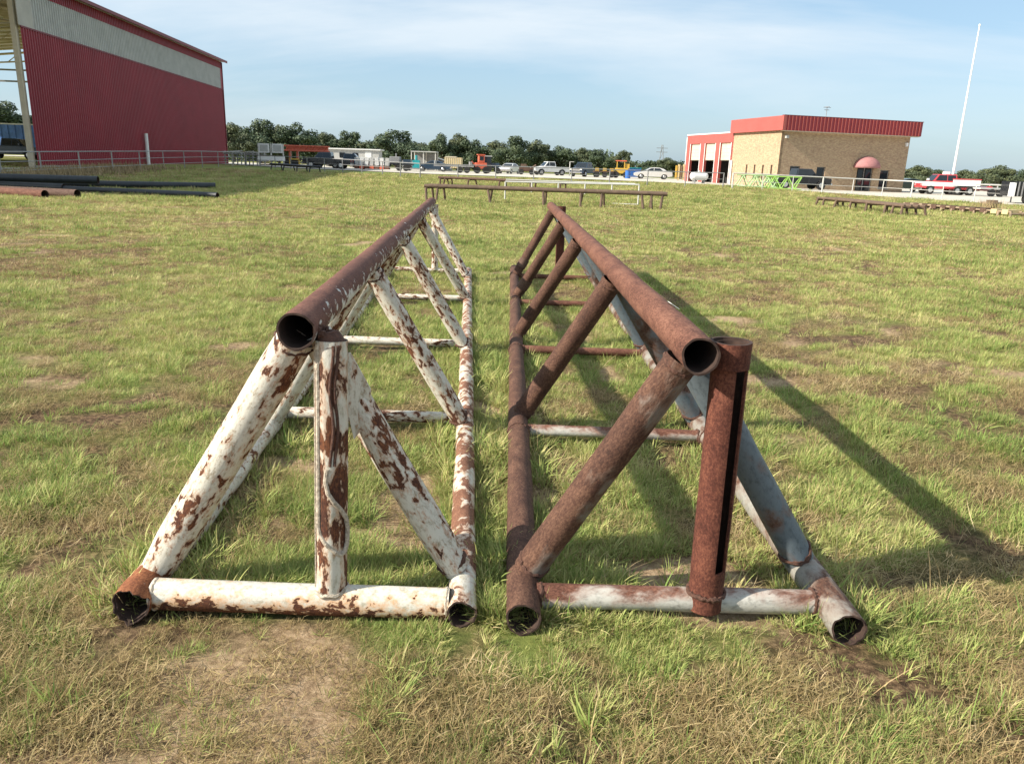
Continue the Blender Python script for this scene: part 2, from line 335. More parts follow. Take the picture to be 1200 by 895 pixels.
def ground_mat():
    m, nt, b = new_mat('field_ground'); n = nodes(nt); L = nt.links
    geo = n('ShaderNodeNewGeometry'); at = n('ShaderNodeAttribute', attribute_name='green')
    f = n('ShaderNodeTexNoise', i_Scale=24.0, i_Detail=10.0, i_Roughness=0.8); L.new(geo.outputs['Position'], f.inputs['Vector'])
    g = n('ShaderNodeTexNoise', i_Scale=1.6, i_Detail=8.0, i_Roughness=0.7); L.new(geo.outputs['Position'], g.inputs['Vector'])
    straw = ramp(nt, [(0.38, (0.035, 0.022, 0.014)), (0.49, (0.11, 0.068, 0.038)), (0.58, (0.26, 0.17, 0.095)), (0.70, (0.46, 0.33, 0.19))], f.outputs[0])
    soil = ramp(nt, [(0.36, (0.17, 0.11, 0.063)), (0.5, (0.38, 0.265, 0.16)), (0.64, (0.56, 0.42, 0.27))], f.outputs[0])
    sm_ = n('ShaderNodeTexNoise', i_Scale=2.2, i_Detail=4.0, i_Roughness=0.6); L.new(geo.outputs['Position'], sm_.inputs['Vector'])
    sf = ramp(nt, [(0.50, (0, 0, 0)), (0.60, (1, 1, 1))], sm_.outputs[0])
    so = n('ShaderNodeMixRGB'); ba = n('ShaderNodeAttribute', attribute_name='bare'); L.new(ba.outputs['Fac'], so.inputs[0]); L.new(straw, so.inputs[1]); L.new(soil, so.inputs[2]); straw = so.outputs[0]
    grass = ramp(nt, [(0.36, (0.025, 0.032, 0.012)), (0.48, (0.085, 0.105, 0.030)), (0.60, (0.19, 0.19, 0.06)), (0.75, (0.30, 0.26, 0.11))], f.outputs[0])
    # broad patches, seen far off
    p = n('ShaderNodeTexNoise', i_Scale=0.16, i_Detail=7.0, i_Roughness=0.7); L.new(geo.outputs['Position'], p.inputs['Vector'])
    pc = ramp(nt, [(0.38, (0.15, 0.24, 0.05)), (0.50, (0.32, 0.36, 0.09)), (0.62, (0.46, 0.41, 0.15)), (0.72, (0.48, 0.37, 0.20))], p.outputs[0])
    gm = n('ShaderNodeMixRGB'); gm.inputs[0].default_value = 0.5; L.new(grass, gm.inputs[1]); L.new(pc, gm.inputs[2])
    a1 = n('ShaderNodeMath', operation='MULTIPLY_ADD'); L.new(g.outputs[0], a1.inputs[0]); a1.inputs[1].default_value = 0.7; a1.inputs[2].default_value = -0.35
    a2 = n('ShaderNodeMath', operation='ADD', use_clamp=True); L.new(at.outputs['Fac'], a2.inputs[0]); L.new(a1.outputs[0], a2.inputs[1])
    mx_ = n('ShaderNodeMixRGB'); L.new(a2.outputs[0], mx_.inputs[0]); L.new(straw, mx_.inputs[1]); L.new(gm.outputs[0], mx_.inputs[2])
    L.new(mx_.outputs[0], b.inputs['Base Color']); b.inputs['Roughness'].default_value = 0.95; b.inputs['Specular IOR Level'].default_value = 0.15
    bp = n('ShaderNodeBump', i_Strength=0.9, i_Distance=0.03); L.new(f.outputs[0], bp.inputs['Height']); L.new(bp.outputs[0], b.inputs['Normal'])
    return m
GREEN = greenness(X, Y)
ground = sheet('ground', X, Y, Z, ground_mat(), {'green': np.clip(GREEN+smooth((Y-8)/30)*0.5, 0, 1)*(1-bare(X, Y)), 'bare': bare(X, Y)})
tag(ground, kind='structure')

# pale gravel yard beyond the grass, its near edge coming closer on the right
def gravel_mat():
    m, nt, b = new_mat('pale_gravel'); n = nodes(nt); L = nt.links
    geo = n('ShaderNodeNewGeometry'); f = n('ShaderNodeTexNoise', i_Scale=3.0, i_Detail=10.0, i_Roughness=0.8); L.new(geo.outputs['Position'], f.inputs['Vector'])
    L.new(ramp(nt, [(0.3, (0.30, 0.27, 0.21)), (0.5, (0.50, 0.46, 0.38)), (0.75, (0.64, 0.60, 0.52))], f.outputs[0]), b.inputs['Base Color'])
    b.inputs['Roughness'].default_value = 0.95; return m
gx = np.linspace(-75, 130, 300)
edge = np.interp(gx, [-75, -35, -26, 0, 11, 20, 25, 30, 34, 45, 70, 130], [100, 96, 88, 84, 80, 74, 65, 57, 51, 46, 42, 40]) + (fbm(gx, gx*0+3, 0.6, 3)-0.5)*2.4
tt = np.linspace(0, 1, 60)[:, None]**1.6
GXm = np.repeat(gx[None], 60, 0); GYm = edge[None]+tt*(132-edge[None])
yard = sheet('gravel_yard', GXm, GYm, gz(GXm, GYm)+0.06, gravel_mat()); tag(yard, kind='structure')

# ---------------------------------------------------------------- the two pipe trusses
UL = Vector((-0.0610, 0.998, 0)); UR = Vector((-0.0095, 1, 0))
def lin(p, u, y): return Vector((p[0]+u.x/u.y*(y-p[1]), y, p[2]))
# left: white flaking paint
LT = thing('pipe_truss', 'long triangular pipe truss with flaking white paint over rust, lying in the grass', 'truss', (-0.74, 2.45, 0))
tN = (-0.716, 2.47, 1.055); bl = (-1.325, 2.40, 0.063); br = (-0.153, 2.41, 0.058)
pipe('top_chord', tN, lin(tN, UL, 11.75), 0.064, WHITE_T, LT, ragged=(0.004, 0), seg=110)
pipe('bottom_chord', bl, lin(bl, UL, 11.7), 0.062, WHITE_W, LT, ragged=(0.014, 0), dents=0.003)
pipe('pipe_end', Vector(bl)-UL*0.012, lin(bl, UL, 2.60), 0.0650, ORUST, LT, ragged=(0.020, 0.05), dents=0.003, wall=0.004)
pipe('bottom_chord', br, lin(br, UL, 11.7), 0.053, WHITE_C, LT, ragged=(0.006, 0), dents=0.002)
def lift(p, dz): return Vector((p.x, p.y, p.z+dz))
for k, (yb, yt) in enumerate(((2.66, 2.66), (4.42, 4.30), (6.46, 6.30), (8.94, 8.55), (10.75, 10.80))):
    T = lin(tN, UL, yt); B = lin(br, UL, yb)
    pipe('web_pipe', T+(B-T).normalized()*0.055, B-(B-T).normalized()*0.048, 0.057 if k else 0.060, WHITE_W, LT, squash=(0.15, 0.3), inner=False)
    d = (B-T).normalized(); bead(LT, T+d*0.088, d, 0.057, BEAD, 0.006, 0.012); bead(LT, B-d*0.075, d, 0.056, BEAD, 0.009, 0.012)
    yb2 = 2.60 if k == 0 else yb-0.05
    B = lin(bl, UL, yb2); T = lin(tN, UL, 2.60 if k == 0 else yt)
    pipe('web_pipe', T+(B-T).normalized()*0.055, B-(B-T).normalized()*0.05, 0.068 if k == 0 else 0.057, WHITE_W, LT, squash=(0.1, 0.2), inner=False)
    d = (B-T).normalized(); bead(LT, T+d*0.088, d, 0.066 if k == 0 else 0.056, BEAD, 0.006, 0.012)
for k, y in enumerate((2.475, 4.58, 6.66, 9.06, 11.5)):
    a = lin(bl, UL, y); b = lin(br, UL, y)
    r = 0.056 if k == 0 else 0.036; BD = BEADW if k == 0 else BEAD
    a.z = b.z = 0.062 if k == 0 else 0.07
    pipe('cross_bar', a+Vector((0.05, 0, 0)), b-Vector((0.045, 0, 0)), r, WHITE_B if k == 0 else WHITE_W, LT, inner=False)
    bead(LT, b-Vector((0.055, 0, 0)), (1, 0, 0), r-0.002, BD, 0.006); bead(LT, a+Vector((0.062, 0, 0)), (1, 0, 0), r-0.002, BD, 0.006)
# near end post: a split pipe with raised weld lines and a bent bead hooking round its lower right
pb = Vector((-0.632, 2.482, 0.105)); pt = Vector((-0.618, 2.545, 1.015))
post = pipe('end_post', pb, pt, 0.056, WHITE_P, LT, inner=True, slot=(0.24, 0.88, R(224), R(11)), wall=0.006, n=72)
mb = MB(); mb.cyl((-0.619, 2.544, 0.99), (-0.630, 2.55, 1.04), 0.0575, 24, 0.036); o_ = mb.build('cap_weld', BEAD, LT, smooth=True, loc=-LT.location)
bead(LT, Vector((-0.638, 2.55, 1.035)), (0.5, 0, 1), 0.032, BEAD, 0.016)
PL = -LT.location
def surf(zf, ang, rr=0.0565):
    c = pb.lerp(pt, zf); return c+Vector((rr*math.sin(ang), -rr*math.cos(ang), 0))+PL
mb = MB()
line = [surf(z, R(-38)) for z in np.linspace(1.0, 0.28, 24)]+[surf(0.25, R(-30)), surf(0.215, R(-5)), surf(0.18, R(28)), surf(0.165, R(46)), surf(0.175, R(62), 0.062), surf(0.21, R(72), 0.064),
        surf(0.27, R(74), 0.064), surf(0.31, R(68), 0.062), surf(0.35, R(48)), surf(0.385, R(22)), surf(0.42, R(2)), surf(0.47, R(-8)), surf(0.52, R(-2))]
mb.path(line, 0.0085, 8); mb.build('bent_weld_rod', BEADW, LT, smooth=True)
for a0 in (14, 30):
    mb = MB(); mb.path([surf(z, R(a0+6*math.sin(z*21))) for z in np.linspace(0.53, 0.99, 26)], 0.0055, 7); mb.build('weld_seam', BEAD, LT, smooth=True)
mb = MB(); mb.path([surf(z, R(-62)) for z in np.linspace(0.02, 0.98, 20)], 0.004, 6); mb.build('weld_seam', BEADW, LT, smooth=True)
bead(LT, pb, (0, 0, 1), 0.058, BEADW, 0.010)
mb = MB(); c = Vector((-0.53, 2.60, 0.84))+PL    # torn gusset between post and first web pipe
mb.add([c+Vector(v) for v in ((-0.06, -0.03, 0.12), (-0.035, -0.01, 0.12), (0.025, 0.03, -0.02), (0.03, 0.04, -0.12), (-0.03, -0.01, -0.2), (-0.05, -0.03, -0.05),
        (-0.06, -0.022, 0.12), (-0.035, -0.002, 0.12), (0.025, 0.038, -0.02), (0.03, 0.048, -0.12), (-0.03, -0.002, -0.2), (-0.05, -0.022, -0.05))],
       [(0, 1, 2, 3, 4, 5), (11, 10, 9, 8, 7, 6)]+[(i, (i+1) % 6, 6+(i+1) % 6, 6+i) for i in range(6)]); mb.build('gusset_plate', WHITE_W, LT)
e1 = lin(tN, UL, 11.5); pipe('end_post', (e1.x+0.06, 11.5, 0.08), (e1.x+0.06, 11.5, 1.03), 0.05, WHITE_W, LT, inner=False)

# right: red-brown rust, partly grey
RT = thing('pipe_truss', 'long triangular pipe truss of brown rusted steel with slotted post at its near end', 'truss', (0.63, 2.45, 0))
tN = (0.600, 2.385, 1.035); bl = (0.067, 2.375, 0.068); br = (1.215, 2.375, 0.066)
pipe('top_chord', tN, lin(tN, UR, 12.0), 0.062, RUST_T, RT, ragged=(0.004, 0), seg=110)
pipe('bottom_chord', bl, lin(bl, UR, 12.0), 0.062, RUST_B, RT, ragged=(0.005, 0))
pipe('bottom_chord', br, lin(br, UR, 12.0), 0.063, GREY_M, RT, ragged=(0.008, 0))
for k, (yb, yt) in enumerate(((2.66, 2.52), (4.61, 4.36), (7.0, 6.68), (9.16, 8.82), (11.0, 11.2))):
    T = lin(tN, UR, yt); B = lin(bl, UR, yb)
    pipe('web_pipe', T+(B-T).normalized()*0.055, B-(B-T).normalized()*0.048, 0.060, GREY_D if k == 0 else RUST_B, RT, squash=(0, 0), inner=False)
    d = (B-T).normalized(); bead(RT, T+d*0.082, d, 0.0585, BEAD, 0.007, 0.010); bead(RT, B-d*0.080, d, 0.0585, BEAD, 0.009, 0.010)
    if k in (3, 4): pipe('sleeve', B-d*0.17, B-d*0.30, 0.068, RUST_DK, RT)
    yb2 = (2.82, 4.66, 6.66, 8.95, 11.1)[k]; B = lin(br, UR, yb2)
    T = lin(tN, UR, (2.71, 4.42, 6.5, 8.8, 11.2)[k])
    pipe('web_pipe', T+(B-T).normalized()*0.055, B-(B-T).normalized()*0.048, 0.060, GREY_S, RT, squash=(0, 0), inner=False)
    d = (B-T).normalized(); bead(RT, B-d*0.085, d, 0.062, BEAD, 0.010, 0.014)
for k, y in enumerate((2.535, 4.40, 6.53, 8.95, 11.2)):
    a = lin(bl, UR, y); b = lin(br, UR, y+(0.02 if k == 0 else 0)); r = 0.046 if k == 0 else 0.034
    a.z = b.z = 0.068
    pipe('cross_bar', a+Vector((0.05, 0, 0)), b-Vector((0.045, 0, 0)), r, GREY_C if k < 2 else RUST_T, RT, inner=False)
    bead(RT, a+Vector((0.066, 0, 0)), (1, 0, 0), r, BEAD, 0.007); bead(RT, b-Vector((0.066, 0, 0)), (1, 0, 0), r, BEAD, 0.008)
    if k:
        for q in (a, b): bead(RT, q-Vector((0, 0.06, 0)), (0, 1, 0), 0.063, BEAD, 0.009)
pb = Vector((0.742, 2.535, 0.045)); pt = Vector((0.740, 2.545, 1.045))
pipe('end_post', pb, pt, 0.063, RUST_P, RT, slot=(0.165, 0.965, R(279), R(42)), wall=0.009, dents=0.0008, n=72)
cp = Vector((0.737, 2.545, 0)); pipe('post_collar', cp+Vector((0, 0, 0.965)), cp+Vector((0, 0, 1.055)), 0.071, RUST_P, RT, wall=0.010)
bead(RT, pb+Vector((0, 0, 0.068)), (0, 0, 1), 0.067, BEAD, 0.009)
e1 = lin(tN, UR, 11.3); pipe('end_post', (e1.x+0.12, 11.3, 0.02), (e1.x+0.12, 11.3, 1.07), 0.06, RUST_P, RT)
PAPER = plain('paper_tag_white', (0.8, 0.8, 0.8), 0.5, var=0.05)
o = MB().box((0, 0, 0), (0.040, 0.055, 0.0015)).build('sticker', PAPER, RT)
o.location = Vector((0.633, 3.03, 1.0885))-RT.location; o.rotation_euler = (0, R(32), R(4)); tag(o, 'small white sticker on top of the pipe')

# ---------------------------------------------------------------- grass: one object, blades instanced by geometry nodes
def grass_mat():
    m, nt, b = new_mat('grass_blades'); n = nodes(nt); L = nt.links
    geo = n('ShaderNodeNewGeometry'); oi = n('ShaderNodeObjectInfo')
    bh = n('ShaderNodeAttribute', attribute_name='bh'); dr = n('ShaderNodeAttribute', attribute_name='dry')
    p = n('ShaderNodeTexNoise', i_Scale=0.35, i_Detail=7.0, i_Roughness=0.72); L.new(geo.outputs['Position'], p.inputs['Vector'])
    a = n('ShaderNodeMath', operation='MULTIPLY_ADD'); rn = n('ShaderNodeAttribute', attribute_name='rn'); rs = n('ShaderNodeMath', operation='MULTIPLY_ADD'); L.new(rn.outputs['Fac'], rs.inputs[0]); rs.inputs[1].default_value = 1.1
    L.new(oi.outputs['Random'], rs.inputs[2]); L.new(rs.outputs[0], a.inputs[0]); a.inputs[1].default_value = 0.34
    s = n('ShaderNodeMath', operation='MULTIPLY_ADD'); L.new(p.outputs[0], s.inputs[0]); s.inputs[1].default_value = 1.3; s.inputs[2].default_value = -0.48
    L.new(s.outputs[0], a.inputs[2])
    green = ramp(nt, [(0.05, (0.06, 0.15, 0.030)), (0.27, (0.165, 0.32, 0.060)), (0.56, (0.38, 0.47, 0.13)), (0.90, (0.66, 0.58, 0.27))], a.outputs[0])
    straw = ramp(nt, [(0.05, (0.065, 0.038, 0.022)), (0.33, (0.24, 0.15, 0.078)), (0.62, (0.46, 0.32, 0.17)), (0.92, (0.72, 0.57, 0.36))], a.outputs[0])
    base = n('ShaderNodeMixRGB'); L.new(dr.outputs['Fac'], base.inputs[0]); L.new(green, base.inputs[1]); L.new(straw, base.inputs[2])
    tip = n('ShaderNodeMixRGB'); tm = n('ShaderNodeMath', operation='MULTIPLY'); L.new(bh.outputs['Fac'], tm.inputs[0]); tm.inputs[1].default_value = 0.30
    L.new(tm.outputs[0], tip.inputs[0]); L.new(base.outputs[0], tip.inputs[1]); tip.inputs[2].default_value = (0.42, 0.38, 0.17, 1)
    L.new(tip.outputs[0], b.inputs['Base Color']); b.inputs['Roughness'].default_value = 0.5
    b.inputs['Specular IOR Level'].default_value = 0.12
    tr = n('ShaderNodeBsdfTranslucent'); L.new(tip.outputs[0], tr.inputs[0]); ms = n('ShaderNodeMixShader'); ms.inputs[0].default_value = 0.33
    L.new(b.outputs[0], ms.inputs[1]); L.new(tr.outputs[0], ms.inputs[2]); L.new(ms.outputs[0], nt.nodes['Material Output'].inputs[0])
    return m
PRN = []; PV = []; PF = []; PBH = []; PDR = []; PG = []
def blade(gid, x, y, yaw, ln, w, lean, curl, dry, seg=3, z0=0.0, twist=0.4):
    """a bent, tapering blade"""
    k = len(PV); dx, dy = math.cos(yaw), math.sin(yaw); sx, sy = -dy, dx
    px, py, pz = x, y, z0; a = lean; st = ln/seg
    rn = random.random()
    for i in range(seg+1):
        PRN.extend((rn, rn) if i < seg else (rn,))
        t = i/seg; ww = w*(1-t)**0.7*(0.75+0.5*min(t*3, 1)) if i < seg else 0
        tw = twist*t
        if i < seg:
            PV.append((px-sx*ww/2, py-sy*ww/2, pz-ww*tw*.5)); PV.append((px+sx*ww/2, py+sy*ww/2, pz+ww*tw*.5)); PBH.extend((t, t)); PDR.extend((dry, dry)); PG.extend((gid, gid))
        else:
            PV.append((px, py, pz)); PBH.append(1.0); PDR.append(dry); PG.append(gid)
        px += dx*math.sin(a)*st; py += dy*math.sin(a)*st; pz += math.cos(a)*st; a += curl/seg
    for i in range(seg-1): b_ = k+2*i; PF.append((b_, b_+1, b_+3, b_+2))
    b_ = k+2*(seg-1); PF.append((b_, b_+1, b_+2))
U = random.uniform
NP = 0
def proto(fn):
    global NP
    fn(NP); NP += 1; return NP-1
def tuft(n, rad, h0, h1, w, dryp, lean=(0.05, 0.6), curl=(0.2, 1.3), seg=3):
    def f(g):
        for _ in range(n):
            r = rad*math.sqrt(U(0, 1)); t = U(0, 6.283); out = t+U(-0.9, 0.9)
            blade(g, r*math.cos(t), r*math.sin(t), out, U(h0, h1), w*U(0.6, 1.3), U(*lean), U(*curl), 1.0 if U(0, 1) < dryp else U(0, 0.35), seg)
    return f
def mat_straw(n, rad, l0, l1, w):
    def f(g):
        for _ in range(n):
            r = rad*math.sqrt(U(0, 1)); t = U(0, 6.283)
            blade(g, r*math.cos(t), r*math.sin(t), U(0, 6.283), U(l0, l1), w*U(0.5, 1.2), U(0.6, 1.75), U(-1.2, 2.2), U(0.75, 1.0), 3, U(0.002, 0.03))
    return f
P_FINE = [proto(tuft(26, 0.055, 0.03, 0.075, 0.0034, 0.16, (0.1, 0.9), (0.2, 1.4))) for _ in range(4)]
P_TUFT = [proto(tuft(22, 0.045, 0.06, 0.14, 0.0042, 0.12, (0.1, 0.9), (0.3, 1.5))) for _ in range(3)]
P_BROAD = [proto(tuft(15, 0.03, 0.09, 0.17, 0.0070, 0.04, (0.25, 0.95), (0.4, 1.4), 4)) for _ in range(2)]
P_STRAW = [proto(mat_straw(50, 0.09, 0.02, 0.075, 0.0026)) for _ in range(4)]
P_STALK = [proto(tuft(9, 0.05, 0.12, 0.26, 0.0025, 0.85, (0.1, 1.0), (0.0, 0.8))) for _ in range(2)]
P_PATCH = [proto(tuft(50, 0.17, 0.04, 0.09, 0.008, 0.25)) for _ in range(4)]
P_PDRY = [proto(tuft(44, 0.17, 0.03, 0.07, 0.008, 0.85, (0.3, 1.2))) for _ in range(2)]
# points
def polar(n, r0, r1, power, az=44):
    u = rng.random(n); e = 2-power
    r = (r0**e+u*(r1**e-r0**e))**(1/e); a = np.radians(rng.uniform(-az, az, n)); return r*np.sin(a), r*np.cos(a), r
pts = []; idx = []; scl = []; rot = []
def chord_dist(x, y):
    d = np.full(len(x), 9.0)
    for (cx, cy, u) in ((-1.325, 2.4, UL), (-0.153, 2.41, UL), (0.067, 2.375, UR), (1.215, 2.375, UR)):
        dd = np.abs(x-(cx+u.x*(y-cy))); d = np.where((y > 2.3) & (y < 11.9), np.minimum(d, dd), d)
    for (x0, x1, yy) in ((-1.3, -0.15, 2.475), (0.07, 1.2, 2.54)):
        dd = np.abs(y-yy); d = np.where((x > x0) & (x < x1), np.minimum(d, dd), d)
    return d
def push(x, y, proto_ids, s, tilt=0.12, zoff=0.0):
    s = np.broadcast_to(s, x.shape).copy()
    s[chord_dist(x, y) < 0.05] *= 0.12
    for (cx, cy, w_) in ((-1.325, 2.38, .13), (-0.153, 2.40, .10), (0.067, 2.365, .11), (1.215, 2.365, .11)):   # low growth before the open pipe ends
        s[(np.abs(x-cx) < w_-.03) & (y > cy-0.30) & (y < cy+.04)] *= 0.5
    s[(x > -1.3) & (x < 1.2) & (y > 2.2) & (y < 2.44)] *= 0.6
    if len(x) and proto_ids is not P_STRAW:
        k_ = rng.random(len(x)) > bare(x, y)*0.93; x, y, s = x[k_], y[k_], s[k_]
    elif len(x):
        k_ = rng.random(len(x)) > bare(x, y)*0.72; x, y, s = x[k_], y[k_], s[k_]
    k = len(x)
    if k == 0: return
    pts.append(np.stack([x, y, gz(x, y)-0.004+zoff], 1)); idx.append(rng.choice(proto_ids, k)); scl.append(s)
    rot.append(np.stack([rng.normal(0, tilt, k), rng.normal(0, tilt, k), rng.uniform(0, 6.283, k)], 1))
clump = lambda x, y, s, o=0: fbm(x+o, y+o*1.3, s, 3)
def edge_y(x): return np.interp(x, [-75, -35, -26, 0, 11, 20, 25, 30, 34, 45, 70, 130], [100, 96, 88, 84, 80, 74, 65, 57, 51, 46, 42, 40])
# fine sward
x, y, r = polar(52000, 1.0, 16, 1.25); g = greenness(x, y); c = clump(x, y, 5.0)
keep = rng.random(len(x)) < np.clip(g*1.5-0.22+(c-0.5)*2.2, 0.03, 1); x, y, r, g, c = x[keep], y[keep], r[keep], g[keep], c[keep]
push(x, y, P_FINE, (0.52+0.55*g+0.5*(c-.5))*rng.uniform(0.75, 1.25, len(x))*(1+np.clip(r-6, 0, 20)*0.05))
# tufts
x, y, r = polar(17000, 1.0, 22, 1.2); g = greenness(x, y); c = clump(x, y, 3.0, 11)
keep = rng.random(len(x)) < np.clip((g-0.25)*1.2, 0, 1)*np.clip((c-0.46)*6, 0, 1); x, y, g = x[keep], y[keep], g[keep]
push(x, y, P_TUFT, (0.45+0.5*g)*rng.uniform(0.7, 1.2, len(x)), 0.2)
# broad-bladed tufts, sparse, even on the dry strip
x, y, r = polar(3600, 1.0, 12, 1.2); c = clump(x, y, 2.2, 23); keep = rng.random(len(x)) < np.clip((c-0.54)*9, 0, 1)
x, y = x[keep], y[keep]; push(x, y, P_BROAD+P_TUFT[:1], rng.uniform(0.4, 0.8, len(x)), 0.25)
# thatch
x, y, r = polar(27000, 1.0, 14, 1.3); g = greenness(x, y); keep = rng.random(len(x)) < np.clip(1.1-g*1.1, 0.08, 1)*np.clip((clump(x, y, 2.6, 41)-0.36)*4.5, 0.04, 1)
x, y = x[keep], y[keep]; push(x, y, P_STRAW, rng.uniform(0.6, 1.2, len(x)), 0.12)
x, y, r = polar(1500, 1.0, 16, 1.2); push(x, y, P_STALK, rng.uniform(0.5, 1.0, len(x)), 0.3)
x, y, r = polar(4200, 14, 55, 1.3, 40); k = (y < edge_y(x)-.5) & (clump(x, y, 0.6, 3) > 0.5); push(x[k], y[k], P_TUFT, rng.uniform(0.9, 1.9, k.sum()), 0.2)
# separate green tussocks on the trodden strip in front
for _ in range(150):
    d_ = 1.05+2.2*rng.random()**1.2; az_ = R(rng.uniform(-42, 42)); cx_, cy_ = d_*math.sin(az_)*1.05, d_*math.cos(az_); k_ = rng.integers(4, 14); sp_ = rng.uniform(0.03, 0.09)
    x = cx_+rng.normal(0, sp_, k_); y = cy_+rng.normal(0, sp_, k_); push(x, y, P_TUFT+P_FINE+P_BROAD[:1], rng.uniform(0.5, 0.9, k_), 0.3)
# long grass left unmown along the truss pipes
for n_, w_ in ((5200, 0.16), (2600, 0.09)):
    u_ = rng.random(n_)**1.5; y = 2.35+u_*9.3; which = rng.integers(0, 5, n_)
    y = np.where(y < 2.44, y+0.12, y)
    base = np.choose(which, [-1.325-0.061*(y-2.4), -0.153-0.061*(y-2.4), 0.067-0.0095*(y-2.4), 1.215-0.0095*(y-2.4), -0.045-0.035*(y-2.4)])
    x = base+rng.normal(0, 0.10, n_); push(x, y, P_TUFT+P_BROAD, rng.uniform(0.5, 1.15, n_)*np.where(np.abs(x-base) < 0.06, 0.7, 1.0)*np.clip(0.6+clump(x, y, 2.0, 5)*0.7, 0.5, 1.1), 0.3)
for (x0, x1, yy) in ((-1.25, -0.1, 2.50), (0.1, 1.2, 2.56)):
    for side, cnt in ((0.10, 430), (-0.085, 110)):
        x = rng.uniform(x0, x1, cnt); y = yy+side+rng.normal(0, 0.05, cnt); push(x, y, P_TUFT+P_BROAD, rng.uniform(0.4, 0.95, cnt)*(1 if side > 0 else 0.65), 0.25)
x = rng.uniform(-1.15, -0.2, 1500); y = rng.uniform(2.6, 3.7, 1500); k = clump(x, y, 3, 2) > 0.42; push(x[k], y[k], P_TUFT, rng.uniform(0.4, 0.85, k.sum()), 0.2)
x = rng.uniform(0.15, 1.15, 900); y = rng.uniform(2.6, 4.0, 900); k = clump(x, y, 3, 8) > 0.5; push(x[k], y[k], P_TUFT+P_BROAD, rng.uniform(0.4, 0.8, k.sum()), 0.25)
# farther field
x, y, r = polar(42000, 10, 75, 1.35, 40); k = y < edge_y(x)-0.3; x, y, r = x[k], y[k], r[k]; g = greenness(x, y)
big_ = fbm(x, y, 0.09, 3); pd = rng.random(len(x)) < np.clip(0.85-g*0.9+(0.47-big_)*2.5, 0.04, 0.92); sc = 0.75+np.clip(r-10, 0, 60)*0.028
push(x[~pd], y[~pd], P_PATCH, (sc*(0.7+0.5*g))[~pd]*rng.uniform(0.7, 1.25, (~pd).sum()), 0.08)
push(x[pd], y[pd], P_PDRY, sc[pd]*rng.uniform(0.7, 1.1, pd.sum()), 0.08)
pts = np.concatenate(pts); idx = np.concatenate(idx); scl = np.concatenate(scl); rot = np.concatenate(rot)
me = bpy.data.meshes.new('grass'); me.from_pydata(PV+[tuple(p) for p in pts], [], PF)
GM = grass_mat(); me.materials.append(GM); nP = len(PV); nT = nP+len(pts)
def attr(name, typ, arr, field='value'):
    a = me.attributes.new(name, typ, 'POINT'); a.data.foreach_set(field, np.ascontiguousarray(arr).ravel())
attr('bh', 'FLOAT', np.concatenate([np.array(PBH), np.zeros(len(pts))]).astype(np.float32))
attr('dry', 'FLOAT', np.concatenate([np.array(PDR), np.zeros(len(pts))]).astype(np.float32))
attr('rn', 'FLOAT', np.concatenate([np.array(PRN), np.zeros(len(pts))]).astype(np.float32))
attr('gid', 'INT', np.concatenate([np.array(PG), np.full(len(pts), -1)]).astype(np.int32))
attr('pick', 'INT', np.concatenate([np.zeros(nP), idx]).astype(np.int32))
attr('size', 'FLOAT', np.concatenate([np.zeros(nP), scl]).astype(np.float32))
attr('turn', 'FLOAT_VECTOR', np.concatenate([np.zeros((nP, 3)), rot]).astype(np.float32), 'vector')
grass = link(bpy.data.objects.new('grass', me)); tag(grass, 'short green and straw coloured field grass with longer tufts along the pipes', 'grass', kind='stuff')
ng = bpy.data.node_groups.new('grass_scatter', 'GeometryNodeTree'); ng.interface.new_socket('Geometry', in_out='INPUT', socket_type='NodeSocketGeometry'); ng.interface.new_socket('Geometry', in_out='OUTPUT', socket_type='NodeSocketGeometry')
n = ng.nodes; l = ng.links; gi = n.new('NodeGroupInput'); go = n.new('NodeGroupOutput')
def na(name, dt):
    a = n.new('GeometryNodeInputNamedAttribute'); a.data_type = dt; a.inputs[0].default_value = name; return a.outputs[0]
gid = na('gid', 'INT'); cmp_ = n.new('FunctionNodeCompare'); cmp_.data_type = 'INT'; cmp_.operation = 'GREATER_EQUAL'
l.new(gid, cmp_.inputs[2]); cmp_.inputs[3].default_value = 0
sg = n.new('GeometryNodeSeparateGeometry'); sg.domain = 'POINT'; l.new(gi.outputs[0], sg.inputs[0]); l.new(cmp_.outputs[0], sg.inputs[1])
sp = n.new('GeometryNodeSplitToInstances'); sp.domain = 'POINT'; l.new(sg.outputs[0], sp.inputs[0]); l.new(gid, sp.inputs['Group ID'])
ip = n.new('GeometryNodeInstanceOnPoints'); l.new(sg.outputs[1], ip.inputs['Points']); l.new(sp.outputs[0], ip.inputs['Instance']); ip.inputs['Pick Instance'].default_value = True
l.new(na('pick', 'INT'), ip.inputs['Instance Index']); l.new(na('size', 'FLOAT'), ip.inputs['Scale'])
er = n.new('FunctionNodeEulerToRotation'); l.new(na('turn', 'FLOAT_VECTOR'), er.inputs[0]); l.new(er.outputs[0], ip.inputs['Rotation'])
l.new(ip.outputs[0], go.inputs[0])
md = grass.modifiers.new('scatter', 'NODES'); md.node_group = ng
